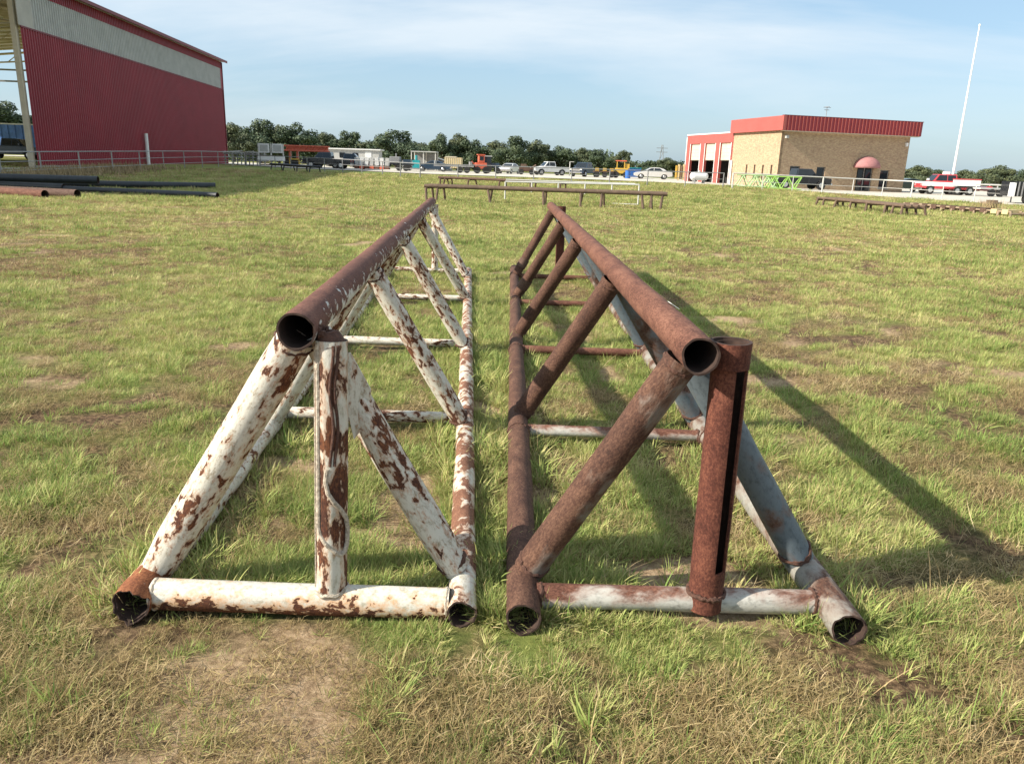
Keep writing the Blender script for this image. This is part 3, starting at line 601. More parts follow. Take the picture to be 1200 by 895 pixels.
#BACKGROUND
# ---------------------------------------------------------------- materials of the yards
CRIM = plain('crimson_sheet', (0.265, 0.025, 0.037), 0.45, var=0.14, scale=0.35)
CRIM_D = plain('dark_red_trim', (0.16, 0.02, 0.025), 0.5, var=0.1)
REDP = plain('sun_faded_red_paint', (0.38, 0.085, 0.07), 0.5, var=0.08, scale=0.8)
CREAM = plain('cream_steel', (0.52, 0.46, 0.34), 0.6, var=0.15, scale=1.0)
SKYL = plain('translucent_white_sheet', (0.42, 0.42, 0.39), 0.4, var=0.14, scale=0.9)
DECK = plain('galvanised_roof_sheet', (0.40, 0.38, 0.33), 0.6, var=0.12, scale=0.8)
GALV = plain('galvanised_pipe', (0.30, 0.29, 0.28), 0.45, metal=0.3, var=0.15)
WRAIL = plain('white_pipe_paint', (0.52, 0.51, 0.47), 0.5, var=0.1)
WHITE = plain('white_paint', (0.74, 0.74, 0.72), 0.4, var=0.06)
BLACK = plain('black_paint', (0.012, 0.013, 0.016), 0.25, var=0.2, coat=0.6)
RUBB = plain('rubber', (0.02, 0.02, 0.02), 0.9, var=0.3)
GLASS = plain('dark_window_glass', (0.015, 0.02, 0.025), 0.06, var=0.1)
DARK = plain('black_door_and_shade', (0.018, 0.016, 0.015), 0.95, var=0.2)  # near-black for the entrance door and the shade painted inside the garage
CHROME = plain('bright_metal', (0.6, 0.6, 0.6), 0.25, metal=0.9, var=0.05)
LAMPG = plain('lamp_glass', (0.7, 0.7, 0.65), 0.1, var=0.05)
LAMPR = plain('red_lamp_glass', (0.4, 0.02, 0.02), 0.15, var=0.05)
BLKPIPE = plain('black_coated_pipe', (0.018, 0.022, 0.026), 0.5, var=0.4, scale=4)
LIME = plain('lime_green_paint', (0.25, 0.45, 0.09), 0.5, var=0.15)
YEL = plain('yellow_machine_paint', (0.52, 0.33, 0.05), 0.45, var=0.15)
ORNG = plain('orange_machine_paint', (0.58, 0.12, 0.06), 0.45, var=0.15)
BLUE = plain('blue_paint', (0.03, 0.13, 0.42), 0.45, var=0.15)
TEAL = plain('teal_paint', (0.02, 0.28, 0.30), 0.45, var=0.15)
GREYM = plain('grey_steel', (0.22, 0.22, 0.22), 0.5, var=0.2)
LGREY = plain('light_grey_siding', (0.42, 0.42, 0.40), 0.6, var=0.12)
TANP = plain('tan_sheet', (0.60, 0.47, 0.24), 0.6, var=0.1)
PINK = plain('faded_pink_awning', (0.36, 0.16, 0.155), 0.8, var=0.12)
WOOD = plain('old_timber', (0.20, 0.13, 0.08), 0.9, var=0.35, scale=6)
DKGRN = plain('dark_green_car_paint', (0.03, 0.06, 0.04), 0.2, var=0.1, coat=0.7)
SILV = plain('silver_white_car_paint', (0.62, 0.61, 0.58), 0.22, metal=0.2, var=0.04, coat=0.6)
TARP = plain('blue_tarpaulin', (0.10, 0.22, 0.58), 0.6, var=0.3, scale=1.5)
NAVY = plain('dark_blue_truck_paint', (0.02, 0.04, 0.07), 0.3, var=0.2, coat=0.4)
CONC = plain('concrete', (0.36, 0.34, 0.30), 0.9, var=0.2)

def brick_mat():
    m, nt, b = new_mat('tan_brick'); n = nodes(nt); L = nt.links
    uv = n('ShaderNodeTexCoord'); sp_ = n('ShaderNodeSeparateXYZ'); L.new(uv.outputs['Object'], sp_.inputs[0])
    ad_ = n('ShaderNodeMath', operation='ADD'); L.new(sp_.outputs[0], ad_.inputs[0]); L.new(sp_.outputs[1], ad_.inputs[1])
    cb_ = n('ShaderNodeCombineXYZ'); L.new(ad_.outputs[0], cb_.inputs[0]); L.new(sp_.outputs[2], cb_.inputs[1])
    bt = n('ShaderNodeTexBrick', i_Scale=1.0); bt.inputs['Brick Width'].default_value = 0.22; bt.inputs['Row Height'].default_value = 0.075; bt.inputs['Mortar Size'].default_value = 0.008
    bt.inputs['Color1'].default_value = (0.42, 0.27, 0.165, 1); bt.inputs['Color2'].default_value = (0.58, 0.42, 0.25, 1); bt.inputs['Mortar'].default_value = (0.33, 0.28, 0.22, 1)
    L.new(cb_.outputs[0], bt.inputs['Vector'])
    no = n('ShaderNodeTexNoise', i_Scale=3.5, i_Detail=8.0, i_Roughness=0.8); L.new(cb_.outputs[0], no.inputs['Vector'])
    mm = n('ShaderNodeMixRGB', blend_type='MULTIPLY'); mm.inputs[0].default_value = 0.9; L.new(bt.outputs[0], mm.inputs[1])
    L.new(ramp(nt, [(0.3, (0.45, 0.42, 0.40)), (0.5, (0.85, 0.84, 0.82)), (0.68, (1.0, 1.0, 1.0))], no.outputs[0]), mm.inputs[2])
    L.new(mm.outputs[0], b.inputs['Base Color']); b.inputs['Roughness'].default_value = 0.9
    return m
BRICK = brick_mat()

# ---------------------------------------------------------------- big crimson shed on the left
SH = thing('metal_shed', 'tall crimson ribbed metal shed with pale translucent strip and open bays', 'shed', (-34.0, 56.0, 0.40), R(4.0))
def ribbed(x, y0, y1, z0f, z1f, pitch_=0.33, d=0.075):
    """ribbed sheet standing along y; z limits may depend on y"""
    mb = MB(); ys_ = []; y = y0
    while y < y1-1e-6:
        for o_, h_ in ((0, 0), (0.17, 0), (0.20, d), (0.275, d)): ys_.append((min(y+o_, y1), h_))
        y += pitch_
    ys_.append((y1, 0)); vs = []; fs = []
    for yy, h_ in ys_: vs += [(x+h_, yy, z0f(yy)), (x+h_, yy, z1f(yy))]
    fs = [(2*i, 2*i+2, 2*i+3, 2*i+1) for i in range(len(ys_)-1)]
    mb.add(vs, fs); return mb
eave = lambda y: 12.75
ribbed(0, 0.2, 45.6, lambda y: 0.05, lambda y: 9.32).build('wall_panel', CRIM, SH)
ribbed(0.012, 1.9, 44.9, lambda y: 9.32, lambda y: 11.66).build('skylight_strip', SKYL, SH)
ribbed(0, 0.2, 45.6, lambda y: 11.66, lambda y: 12.45).build('wall_panel', CRIM, SH)
MB().box((0.02, 0.9, 10.5), (0.05, 1.9, 2.3)).build('corner_sheet', DECK, SH)
MB().box((0.03, 45.25, 10.5), (0.09, 0.7, 2.34)).build('corner_trim', CRIM, SH)
MB().box((0.06, 22.9, 9.30), (0.06, 45.6, 0.10)).build('flashing', CRIM_D, SH)
MB().box((0.07, 45.65, 6.2), (0.16, 0.14, 12.4)).build('corner_trim', CRIM_D, SH)
MB().box((0.0, 22.9, 0.1), (0.3, 45.6, 0.25)).build('foundation', CONC, SH)
mb = MB(); mb.prism([(-30.6, 12.45), (-30.6, 12.62), (-15, 14.0), (0.55, 12.62), (0.55, 12.45), (-15, 13.83)], -31.5, 46.2); mb.build('roof', DECK, SH)
MB().box((0.58, 8.2, 12.52), (0.10, 76.2, 0.26)).build('eave_trim', CRIM_D, SH)
mb = MB()
for y in range(-28, 46, 2): mb.box((-22.9, y, 12.93), (14.8, 0.12, 0.22), ry=R(-5.1)); mb.box((-7.4, y, 12.93), (14.6, 0.12, 0.22), ry=R(5.1))
mb.build('purlin', CREAM, SH)['kind'] = 'stuff'
for y in (-29, -14.5, 0.1, 15.2, 30.4, 45.4):
    for sx in (-1, 1):
        x0 = -30.2 if sx < 0 else -0.35
        MB().box((x0, y, 6.1), (0.32, 0.36, 12.2)).build('column', CREAM, SH)
    mb = MB(); mb.cyl((-30.2, y, 11.9), (-15, y, 13.4), 0.14, 6); mb.cyl((-15, y, 13.4), (-0.3, y, 11.9), 0.14, 6); mb.cyl((-30.2, y, 11.1), (-15, y, 12.2), 0.10, 6); mb.cyl((-15, y, 12.2), (-0.3, y, 11.1), 0.10, 6)
    for i in range(12): mb.cyl((-30.2+i*2.5, y, 11.1+min(i, 12-i)*0.18), (-28.9+i*2.5, y, 12.0+min(i, 12-i)*0.2), 0.06, 5)
    mb.build('rafter_truss', CREAM, SH)
for z in (9.3, 10.6): MB().box((-15.2, 45.5, z), (30, 0.18, 0.2)).build('girt', GREYM, SH)
for y0 in (-29, -14.5): MB().cyl((-0.3, y0, 11.2), (-0.3, y0+14.5, 11.2), 0.10, 6).build('eave_strut', CREAM, SH)
mb = MB(); mb.cyl((-0.3, -14, 8.2), (-0.3, 0.1, 11.4), 0.06, 6); mb.build('brace', CREAM, SH)
MB().cyl((0.35, 19.2, 0.2), (0.35, 19.2, 3.1), 0.16, 10).build('drain_pipe', WHITE, SH)
MB().box((-15, 8.1, 0.0), (30.4, 74, 0.12)).build('floor_slab', CONC, SH)

# things standing in and by the shed
t = thing('tarp_covered_trailer', 'trailer with pale blue tarpaulin sides parked under the open end of the crimson shed', 'trailer', (bx(8, 80), 80, 0.52), R(4))
mb = MB(); mb.box((0, 0, 2.35), (8.5, 2.4, 2.3)); mb.build('cover', TARP, t); MB().box((0, 0, 3.56), (8.7, 2.6, 0.12)).build('top_rail', WHITE, t)
MB().box((0, 0, 1.05), (8.9, 2.4, 0.3)).build('bed', BLACK, t)
for x in (-3, -2, 2.6, 3.6):
    MB().cyl((x, -1.2, 0.48), (x, -0.9, 0.48), 0.48, 16).build('wheel', RUBB, t)
for x in np.linspace(-4, 4, 13): MB().box((x, -1.22, 2.35), (0.10, 0.08, 2.3)).build('rib', TARP, t)
t = thing('parked_pickup', 'dark pickup half hidden in the shade at the foot of the shed column', 'pickup', (bx(10, 73), 73, gzf(-40, 73)+0.1), R(6))
VEH_SHED = t

# pipes lying on the grass at the left
def lying_pipe(a, b, r, mat, label, group=None, z0=None):
    a = Vector((a[0], a[1], gzf(*a)+r if z0 is None else z0)); b = Vector((b[0], b[1], gzf(*b)+r if z0 is None else z0))
    o = thing('steel_pipe', label, 'pipe', (a.x, a.y, a.z-r), 0, group)
    pipe('shell', a, b, r, mat, o, wall=0.02, n=24, seg=8); return o
lying_pipe((-26.5, 33.6), (-18.6, 35.0), 0.17, BLKPIPE, 'thick black pipe lying on top left of the pile, its open end toward the right', z0=0.45)
lying_pipe((-24.0, 35.6), (-14.9, 38.9), 0.16, BLKPIPE, 'long dark pipe running through the middle of the shaded pile')
lying_pipe((-19.8, 33.2), (-11.9, 31.2), 0.12, BLKPIPE, 'dark pipe whose end reaches farthest right in the shaded grass')
lying_pipe((-19.4, 28.8), (-16.6, 27.6), 0.15, RUST_T, 'short rusty red pipe at the front of the pile in sunlight')
lying_pipe((-22.0, 30.2), (-15.9, 28.4), 0.16, RUST_DK, 'brown rusty pipe with cut open end beside the black pipes')
lying_pipe((-25.0, 34.6), (-19.0, 33.0), 0.15, BLKPIPE, 'black pipe lying lowest at the left edge of the pile')

# ---------------------------------------------------------------- pipe fences
def fence(name, label, pts_, h, gap, mat, rails, r=0.045, thin=None):
    t = thing(name, label, 'fence', (pts_[0][0], pts_[0][1], gzf(*pts_[0])))
    o0 = t.location; posts = []
    for (a, b) in zip(pts_, pts_[1:]):
        a = np.array(a, float); b = np.array(b, float); Ln = np.linalg.norm(b-a); k = max(1, round(Ln/gap))
        for i in range(k+(1 if b is not None and tuple(b) == tuple(map(float, pts_[-1])) else 0)): posts.append(a+(b-a)*i/k)
    for i, q in enumerate(posts):
        z = gzf(*q); rr = r if (thin is None or i % thin == 0) else r*0.55
        MB().cyl(Vector((q[0], q[1], z-0.1))-o0, Vector((q[0]+random.uniform(-.03, .03), q[1], z+h+0.03))-o0, rr, 8).build('post', mat, t)
    for hh, rr in rails:
        for q, w in zip(posts, posts[1:]):
            MB().cyl(Vector((q[0], q[1], gzf(*q)+hh))-o0, Vector((w[0], w[1], gzf(*w)+hh))-o0, rr, 6, cap=False).build('rail', mat, t)
    return t
fence('pipe_fence', 'weathered grey pipe fence with three rails along the crimson shed', [(-25.8, 36), (-27.1, 45), (-29.6, 86)], 1.42, 4.6, GALV, ((1.42, 0.035), (0.92, 0.022), (0.45, 0.022)), 0.042)
fence('pipe_fence', 'low pipe rail fence crossing behind the field in front of the parked machines', [(-29.6, 86.5), (-12, 70), (-8, 64.5), (16.6, 64.5)], 1.22, 2.95, GREYM, ((1.22, 0.04), (0.75, 0.02)), 0.045)
fence('pipe_fence', 'whitish pipe rail fence running in front of the brick building', [(17.4, 64.6), (29.6, 64.6), (34.5, 60.0), (60, 52)], 1.25, 2.5, WRAIL, ((1.25, 0.05), (0.65, 0.018)), 0.065, thin=3)

# ---------------------------------------------------------------- brick building with red garage
BB = thing('brick_building', 'tan brick office with red fascia, dome awning and red garage wing', 'building', (25.9, 80.0, 0.10), R(14.4))
LF, LS = 15.0, 9.25
def wall_with_holes(ax, length, height, holes, mat, name, thick=0.3, side=1, off=0.0):
    """ax 'x': wall along local x at y=off; 'y': wall along local y at x=off. holes (s0,s1,z0,z1)"""
    ss = sorted({0, length, *[h[0] for h in holes], *[h[1] for h in holes]}); zs = sorted({0, height, *[h[2] for h in holes], *[h[3] for h in holes]})
    mb = MB()
    for s0, s1 in zip(ss, ss[1:]):
        z = 0; run = None
        for z0, z1 in zip(zs, zs[1:]):
            inside = any(h[0]-1e-6 <= s0 and s1 <= h[1]+1e-6 and h[2]-1e-6 <= z0 and z1 <= h[3]+1e-6 for h in holes)
            if inside: continue
            c = ((s0+s1)/2, off+side*thick/2, (z0+z1)/2); d = (s1-s0, thick, z1-z0)
            if ax == 'y': c = (c[1], c[0], c[2]); d = (d[1], d[0], d[2])
            mb.box(c, d)
    return mb.build(name, mat, BB)
front_holes = [(1.38, 2.52, 1.1, 2.4), (4.45, 5.45, 0.6, 2.4), (9.2, 11.1, 0.0, 2.45), (12.0, 13.1, 0.45, 2.3)]
wall_with_holes('x', LF, 5.75, front_holes, BRICK, 'wall')
side_holes = [(s, s+0.32, 0.9, 2.45) for s in (1.0, 2.6, 4.2, 5.8)]
wall_with_holes('y', LS, 5.75, side_holes, BRICK, 'wall', off=0.002)
MB().box((LF-0.15, LS/2+0.3, 2.87), (0.3, LS-0.6, 5.74)).build('wall', BRICK, BB)
MB().box((LF/2, LS+0.2, 3.3), (LF, 0.3, 6.6)).build('wall', BRICK, BB)
for i, (a, b_, z0, z1) in enumerate(front_holes):
    if i == 2:
        d_ = MB().box(((a+b_)/2, 0.22, (z0+z1)/2), (b_-a, 0.08, z1-z0)).build('entrance_door', DARK, BB)
        for k in (0, 1, 2): MB().box((a+0.04+k*(b_-a-0.08)/2, 0.16, (z0+z1)/2), (0.08, 0.05, z1-z0)).build('door_frame', GREYM, d_)
        for k in (0.27, 0.77): MB().box((a+k*(b_-a), 0.17, 1.25), (0.6, 0.02, 2.1)).build('pane', GLASS, d_)
    else:
        w_ = MB().box(((a+b_)/2, 0.22, (z0+z1)/2), (b_-a, 0.05, z1-z0)).build('window', GLASS, BB)
        mb = MB(); mb.box((a+0.03, 0.18, (z0+z1)/2), (0.06, 0.06, z1-z0)); mb.box((b_-0.03, 0.18, (z0+z1)/2), (0.06, 0.06, z1-z0)); mb.box(((a+b_)/2, 0.18, z1-0.03), (b_-a-.12, 0.06, 0.06)); mb.build('frame', GREYM, w_)
        MB().box(((a+b_)/2, -0.02, z0-0.05), (b_-a+0.2, 0.16, 0.09)).build('sill', CONC, w_)
for a, b_, z0, z1 in side_holes: MB().box((0.24, (a+b_)/2, (z0+z1)/2), (0.05, b_-a, z1-z0)).build('window', GLASS, BB)
# fascia: smooth on the side, ribbed on the front, leaning out at the right
MB().box((-0.22, LS/2-0.2, 6.42), (0.35, LS+0.9, 1.36)).build('fascia', REDP, BB)
mb = MB(); mb.box((LF/2+0.25, -0.42, 6.42), (LF+1.0, 0.34, 1.38)); mb.build('fascia', CRIM, BB)
mb = MB(); x = -0.2
while x < LF+0.72: mb.box((x, -0.62, 6.42), (0.09, 0.07, 1.38)); x += 0.40
mb.build('fascia_rib', REDP, BB)
MB().box((LF/2+0.25, -0.42, 7.14), (LF+1.1, 0.44, 0.06)).build('cap_trim', CRIM_D, BB)
MB().box((LF+0.58, LS/2-0.1, 6.42), (0.34, LS+0.3, 1.36)).build('fascia', CRIM, BB)
MB().box((LF/2, LS/2, 6.2), (LF+0.5, LS-0.2, 0.2)).build('roof', LGREY, BB)
MB().box((LF/2+0.2, -0.3, 5.70), (LF+0.8, 0.55, 0.08)).build('soffit', CREAM, BB)
# dome awning
mb = MB(); vs = []; fs = []; ns, nr = 14, 8; cx, rz_, rad = 10.15, 2.45, 1.5
for j in range(nr+1):
    th = math.pi/2*j/nr
    for i in range(ns+1):
        ph = math.pi*i/ns; vs.append((cx-rad*math.cos(ph)*math.cos(th), -0.02-1.25*math.sin(ph)*math.cos(th), rz_+1.15*math.sin(th)))
for j in range(nr):
    for i in range(ns): k = j*(ns+1)+i; fs.append((k, k+1, k+ns+2, k+ns+1))
mb.add(vs, fs); aw = mb.build('awning', PINK, BB, smooth=True); aw.modifiers.new('thickness', 'SOLIDIFY').thickness = 0.03
MB().box((0.55, -0.12, 5.15), (0.3, 0.25, 0.28)).build('wall_light', LGREY, BB)
MB().box((14.6, -0.10, 4.9), (0.25, 0.2, 0.35)).build('wall_light', WHITE, BB)
an = MB(); an.cyl((8.2, 5, 6.2), (8.2, 5, 8.6), 0.035, 6); an.box((8.2, 5, 8.55), (0.9, 0.05, 0.05)); an.box((8.2, 5, 8.3), (0.6, 0.05, 0.05)); an.box((8.2, 5, 8.62), (0.05, 0.7, 0.05)); an.build('antenna', GREYM, BB)
MB().cyl((-0.12, 9.05, 0.1), (-0.12, 9.05, 2.9), 0.12, 8).build('drain_pipe', WHITE, BB)
# garage wing, local y 9.3..20.6
doors = [(9.75, 12.1), (13.3, 15.75), (17.0, 19.5)]
G0, G1 = 9.28, 20.6
ss = [G0]+[v for d_ in doors for v in d_]+[G1]
for a, b_ in zip(ss[::2], ss[1::2]): MB().box((0.15, (a+b_)/2, 2.4), (0.3, b_-a, 4.8)).build('wall', REDP, BB)
MB().box((0.15, (G0+G1)/2, 5.3), (0.3, G1-G0, 1.0)).build('wall', REDP, BB)
MB().box((0.15, (G0+G1)/2, 5.86), (0.42, G1-G0, 0.12)).build('cap_trim', WHITE, BB)
MB().box((-0.02, G1-0.06, 2.8), (0.1, 0.14, 5.6)).build('corner_trim', WHITE, BB)
MB().box((7, G1-0.1, 2.8), (13.4, 0.2, 5.6)).build('wall', REDP, BB)
MB().box((7, (G0+G1)/2, 5.6), (13.4, G1-G0-0.6, 0.12)).build('roof', LGREY, BB)
for a, b_ in doors:
    d_ = MB().box((0.22, (a+b_)/2, 3.85), (0.06, b_-a, 1.9)).build('roll_door', CREAM, BB)
    for k in range(5): MB().box((0.18, (a+b_)/2, 2.98+k*0.4), (0.03, b_-a, 0.03)).build('door_rib', LGREY, d_)
    mb = MB(); mb.box((0.14, a-0.06, 2.4), (0.33, 0.10, 4.8)); mb.box((0.14, b_+0.06, 2.4), (0.33, 0.10, 4.8)); mb.build('door_frame', WHITE, d_)
MB().box((1.7, G1-0.30, 2.6), (2.7, 0.12, 5.0)).build('shade_panel', DARK, BB)  # near-black sheet added as painted shade, hides the red end wall
MB().box((3.2, (G0+G1)/2, 2.6), (0.2, G1-G0-0.5, 5.0)).build('shade_panel', DARK, BB)  # near-black sheet behind the open doors, garage shade put into its colour
MB().box((7.5, 10.2, 0.02), (16.6, 21.6, 0.2)).build('floor_slab', CONC, BB)

t = thing('flagpole', 'tall slim white flagpole beside the brick building', 'flagpole', (bx(1119, 80), 80, 0.2))
MB().cyl((0, 0, 0), (0, 0, 15.6), 0.13, 12, 0.055).build('pole', WHITE, t); MB().cyl((0, 0, 15.6), (0, 0, 15.8), 0.09, 8).build('finial', WHITE, t); MB().cyl((0, 0, 0), (0, 0, 0.12), 0.3, 12).build('base', CONC, t)

# ---------------------------------------------------------------- vehicles (side view along local x, front at +x)
def wheel(t, x, y, r, w=0.26, rim=CHROME):
    wl = MB().cyl((x, y-w/2, r), (x, y+w/2, r), r, 20).build('wheel', RUBB, t, smooth=True); s = -1 if y < 0 else 1
    MB().cyl((x, y+s*(w/2-0.01), r), (x, y+s*(w/2+0.015), r), r*0.6, 14, r*0.5).build('rim', rim, wl)
def arch(x, r, n=8): return [(x+r*math.cos(math.pi*(1-i/n)), 0.32+r*math.sin(math.pi*(1-i/n))) for i in range(n+1)]
def car_body(t, L_, wheels, hood, deck, paint, wd=1.85, zb=0.32, wr=0.42, belt=None):
    pts_ = [(-L_/2, zb+0.12)]
    for x in wheels: pts_ += [(x+(wr+0.06)*math.cos(math.pi*(1-i/8)), zb+(wr*0.95)*math.sin(math.pi*(1-i/8))+0.02) for i in range(9)]
    pts_ += [(L_/2, zb+0.12), (L_/2+0.05, (zb+hood)/2+0.1)]; pts_ += deck+[(-L_/2-0.03, (zb+deck[-1][1])/2)]
    o = MB().prism(pts_, -wd/2, wd/2).build('body', paint, t, bevel=0.05); return o
def cabin(t, poly, wd, paint, panes, inset=0.16):
    """greenhouse narrowing to the roof; panes: list of (x0,x1,z0,z1,slant0,slant1) in side view"""
    zmin = min(z for x, z in poly); zmax = max(z for x, z in poly); n_ = len(poly)
    hw = lambda z: wd/2-inset*(z-zmin)/(zmax-zmin)
    vs = [(x, -hw(z), z) for x, z in poly]+[(x, hw(z), z) for x, z in poly]
    fs = [(i, n_+i, n_+(i+1) % n_, (i+1) % n_) for i in range(n_)]+[tuple(range(n_)), tuple(range(2*n_-1, n_-1, -1))]
    c = MB().add(vs, fs).build('cab', paint, t, bevel=0.03)
    for q in panes:
        for s in (-1, 1):
            vs = [(x, s*(hw(z)+0.012), z) for x, z in q]+[(x, s*(hw(z)-0.02), z) for x, z in q]; k = len(q)
            MB().add(vs, [tuple(range(k)), tuple(range(2*k-1, k-1, -1))]+[(i, (i+1) % k, k+(i+1) % k, k+i) for i in range(k)]).build('side_window', GLASS, t)
    return hw
def glass_slab(t, name, x0, z0, x1, z1, w0, w1, off):
    MB().add([(x0+off, -w0, z0), (x0+off, w0, z0), (x1+off, w1, z1), (x1+off, -w1, z1), (x0, -w0, z0), (x0, w0, z0), (x1, w1, z1), (x1, -w1, z1)],
             [(0, 1, 2, 3), (7, 6, 5, 4), (0, 4, 5, 1), (1, 5, 6, 2), (2, 6, 7, 3), (3, 7, 4, 0)]).build(name, GLASS, t)
def lights(t, xf, zf, xr, zr, w):
    for s in (-1, 1):
        MB().box((xf, s*w, zf), (0.08, 0.3, 0.16)).build('headlight', LAMPG, t); MB().box((xr, s*w, zr), (0.08, 0.16, 0.3)).build('tail_light', LAMPR, t)
    MB().box((xf+0.04, 0, 0.52), (0.12, 1.8, 0.16)).build('bumper', CHROME, t); MB().box((xr-0.05, 0, 0.55), (0.12, 1.8, 0.16)).build('bumper', CHROME, t)
def pickup(t, paint, L_=5.6, belt_=None, double=True):
    z = 1.12
    car_body(t, L_, (-L_/2+1.15, L_/2-0.95), z, [(L_/2, z-0.12), (L_/2-1.35, z+0.05), (-0.55 if double else 0.2, z+0.05), (-0.56 if double else 0.19, z), (-L_/2, z)], paint, zb=0.42)
    x0 = -0.55; x1 = L_/2-1.3
    cabin(t, [(x0, z+0.03), (x1, z+0.03), (x1-0.62, 1.82), (x0+0.12, 1.84)], 1.78, paint,
          [[(x0+0.14, z+0.12), (x0+0.95, z+0.12), (x0+0.95, 1.74), (x0+0.2, 1.74)], [(x0+1.02, z+0.12), (x1-0.22, z+0.12), (x1-0.68, 1.74), (x0+1.02, 1.74)]])
    glass_slab(t, 'windscreen', x1-0.04, z+0.08, x1-0.58, 1.76, 0.78, 0.66, 0.03); glass_slab(t, 'rear_window', x0+0.01, z+0.12, x0+0.11, 1.76, 0.7, 0.62, -0.03)
    for x in (-L_/2+1.15, L_/2-0.95):
        for y in (-0.85, 0.85): wheel(t, x, y, 0.40)
    lights(t, L_/2+0.04, 0.92, -L_/2-0.02, 0.95, 0.72)
    MB().box((L_/2+0.05, 0, 0.85), (0.05, 1.2, 0.26)).build('grille', CHROME, t)
    MB().box((x1-0.35, -0.98, z+0.22), (0.12, 0.2, 0.18)).build('wing_mirror', paint, t)
def sedan(t, paint, L_=4.8):
    z = 0.92
    car_body(t, L_, (-L_/2+0.98, L_/2-0.93), z, [(L_/2, z-0.22), (L_/2-0.25, z-0.10), (L_/2-1.35, z+0.03), (-L_/2+0.75, z+0.06), (-L_/2, z+0.0)], paint, zb=0.26, wr=0.36)
    cabin(t, [(-L_/2+0.55, z+0.03), (L_/2-1.2, z+0.02), (L_/2-2.05, 1.40), (L_/2-2.6, 1.46), (-L_/2+1.65, 1.44), (-L_/2+1.1, 1.30)], 1.72, paint,
          [[(-L_/2+1.15, z+0.1), (-0.12, z+0.1), (-0.12, 1.37), (-L_/2+1.6, 1.36)], [(-0.04, z+0.1), (L_/2-1.5, z+0.1), (L_/2-2.15, 1.34), (-0.04, 1.38)]], inset=0.22)
    glass_slab(t, 'windscreen', L_/2-1.26, z+0.07, L_/2-2.0, 1.37, 0.74, 0.58, 0.03); glass_slab(t, 'rear_window', -L_/2+0.62, z+0.09, -L_/2+1.14, 1.30, 0.72, 0.58, -0.03)
    for x in (-L_/2+0.98, L_/2-0.93):
        for y in (-0.8, 0.8): wheel(t, x, y, 0.335, 0.22)
    lights(t, L_/2-0.02, 0.64, -L_/2-0.01, 0.72, 0.68)
def veh(fn, label, cat, px, Y, rz, *a, dz=0.06, **k):
    x = bx(px, Y); t = thing(k.pop('name', 'parked_'+cat), label, cat, (x, Y, gzf(x, Y)+dz), R(rz)); fn(t, *a, **k); return t
pickup(VEH_SHED, NAVY)
veh(sedan, 'silver white sedan parked on the gravel left of the brick building', 'car', 766, 104, 176, SILV, L_=4.9, name='parked_car')
veh(pickup, 'black pickup parked in front of the brick corner', 'pickup', 938, 74, 8, BLACK, L_=5.6)
veh(sedan, 'dark green car right of the black doors of the brick building', 'car', 1066, 90, 186, DKGRN, name='parked_car')
veh(pickup, 'black pickup in front of the long red beams', 'pickup', 383, 94, 180, BLACK, L_=5.6)
veh(pickup, 'dark grey pickup parked right behind the black pickup near the red beams', 'pickup', 407, 99, 4, NAVY, L_=5.4)
veh(pickup, 'white pickup parked under the oaks behind the rail fence', 'pickup', 645, 112, 200, WHITE, L_=5.2)
veh(pickup, 'dark pickup with white front left of the yellow machine', 'pickup', 686, 106, 240, NAVY, L_=5.4)
veh(sedan, 'small pale car left of the white pickup', 'car', 597, 116, 250, SILV, name='parked_car')
veh(sedan, 'dark grey car beside the grey carport', 'car', 507, 112, 180, NAVY, name='parked_car')
# red and white flatbed pickup, facing left
Y0 = 79.5; x0 = bx(1111, Y0); t = thing('parked_pickup', 'red and white crew pickup with a white flatbed box and dual rear wheels', 'pickup', (x0, Y0, gzf(x0, Y0)+0.06), R(176))
RW = plain('red_truck_paint', (0.50, 0.05, 0.06), 0.3, var=0.06, coat=0.5); L_ = 5.6; t.scale = (0.86, 0.95, 0.98)
car_body(t, 3.9, (-5.5, 0.98), 1.2, [(1.95, 1.08), (0.75, 1.25), (-1.95, 1.28), (-1.95, 1.2)], RW, wd=1.95, zb=0.5, wr=0.42).location = (0.95, 0, 0.02)
MB().box((0.95, 0, 0.98), (3.92, 1.98, 0.34)).build('side_band', WHITE, t)
cabin(t, [(-0.95, 1.27), (1.75, 1.27), (1.15, 1.98), (-0.85, 2.0)], 1.86, RW, [[(-0.8, 1.36), (0.15, 1.36), (0.15, 1.9), (-0.72, 1.9)], [(0.24, 1.36), (1.5, 1.36), (1.08, 1.9), (0.24, 1.9)]])
glass_slab(t, 'windscreen', 1.72, 1.32, 1.2, 1.93, 0.8, 0.68, 0.03)
MB().box((-1.95, 0, 1.22), (3.0, 2.1, 0.62)).build('flatbed_box', WHITE, t); MB().box((-1.95, 0, 1.56), (3.1, 2.16, 0.1)).build('top_trim', RW, t); MB().box((-1.95, 0, 0.82), (3.0, 1.9, 0.2)).build('chassis', BLACK, t)
for x, ys2 in ((1.93, (-0.85, 0.85)), (-1.0, (-0.9, 0.9)), (-2.4, (-0.9, 0.9))):
    for y in ys2: wheel(t, x, y, 0.42, 0.3 if x > 0 else 0.5)
MB().box((0.0, 0, 2.12), (0.5, 0.7, 0.26)).build('roof_unit', WHITE, t); lights(t, 2.9, 0.95, -3.45, 1.1, 0.75)
MB().box((2.2, 0.6, 1.45), (0.25, 0.12, 0.2)).build('wing_mirror', WHITE, t)

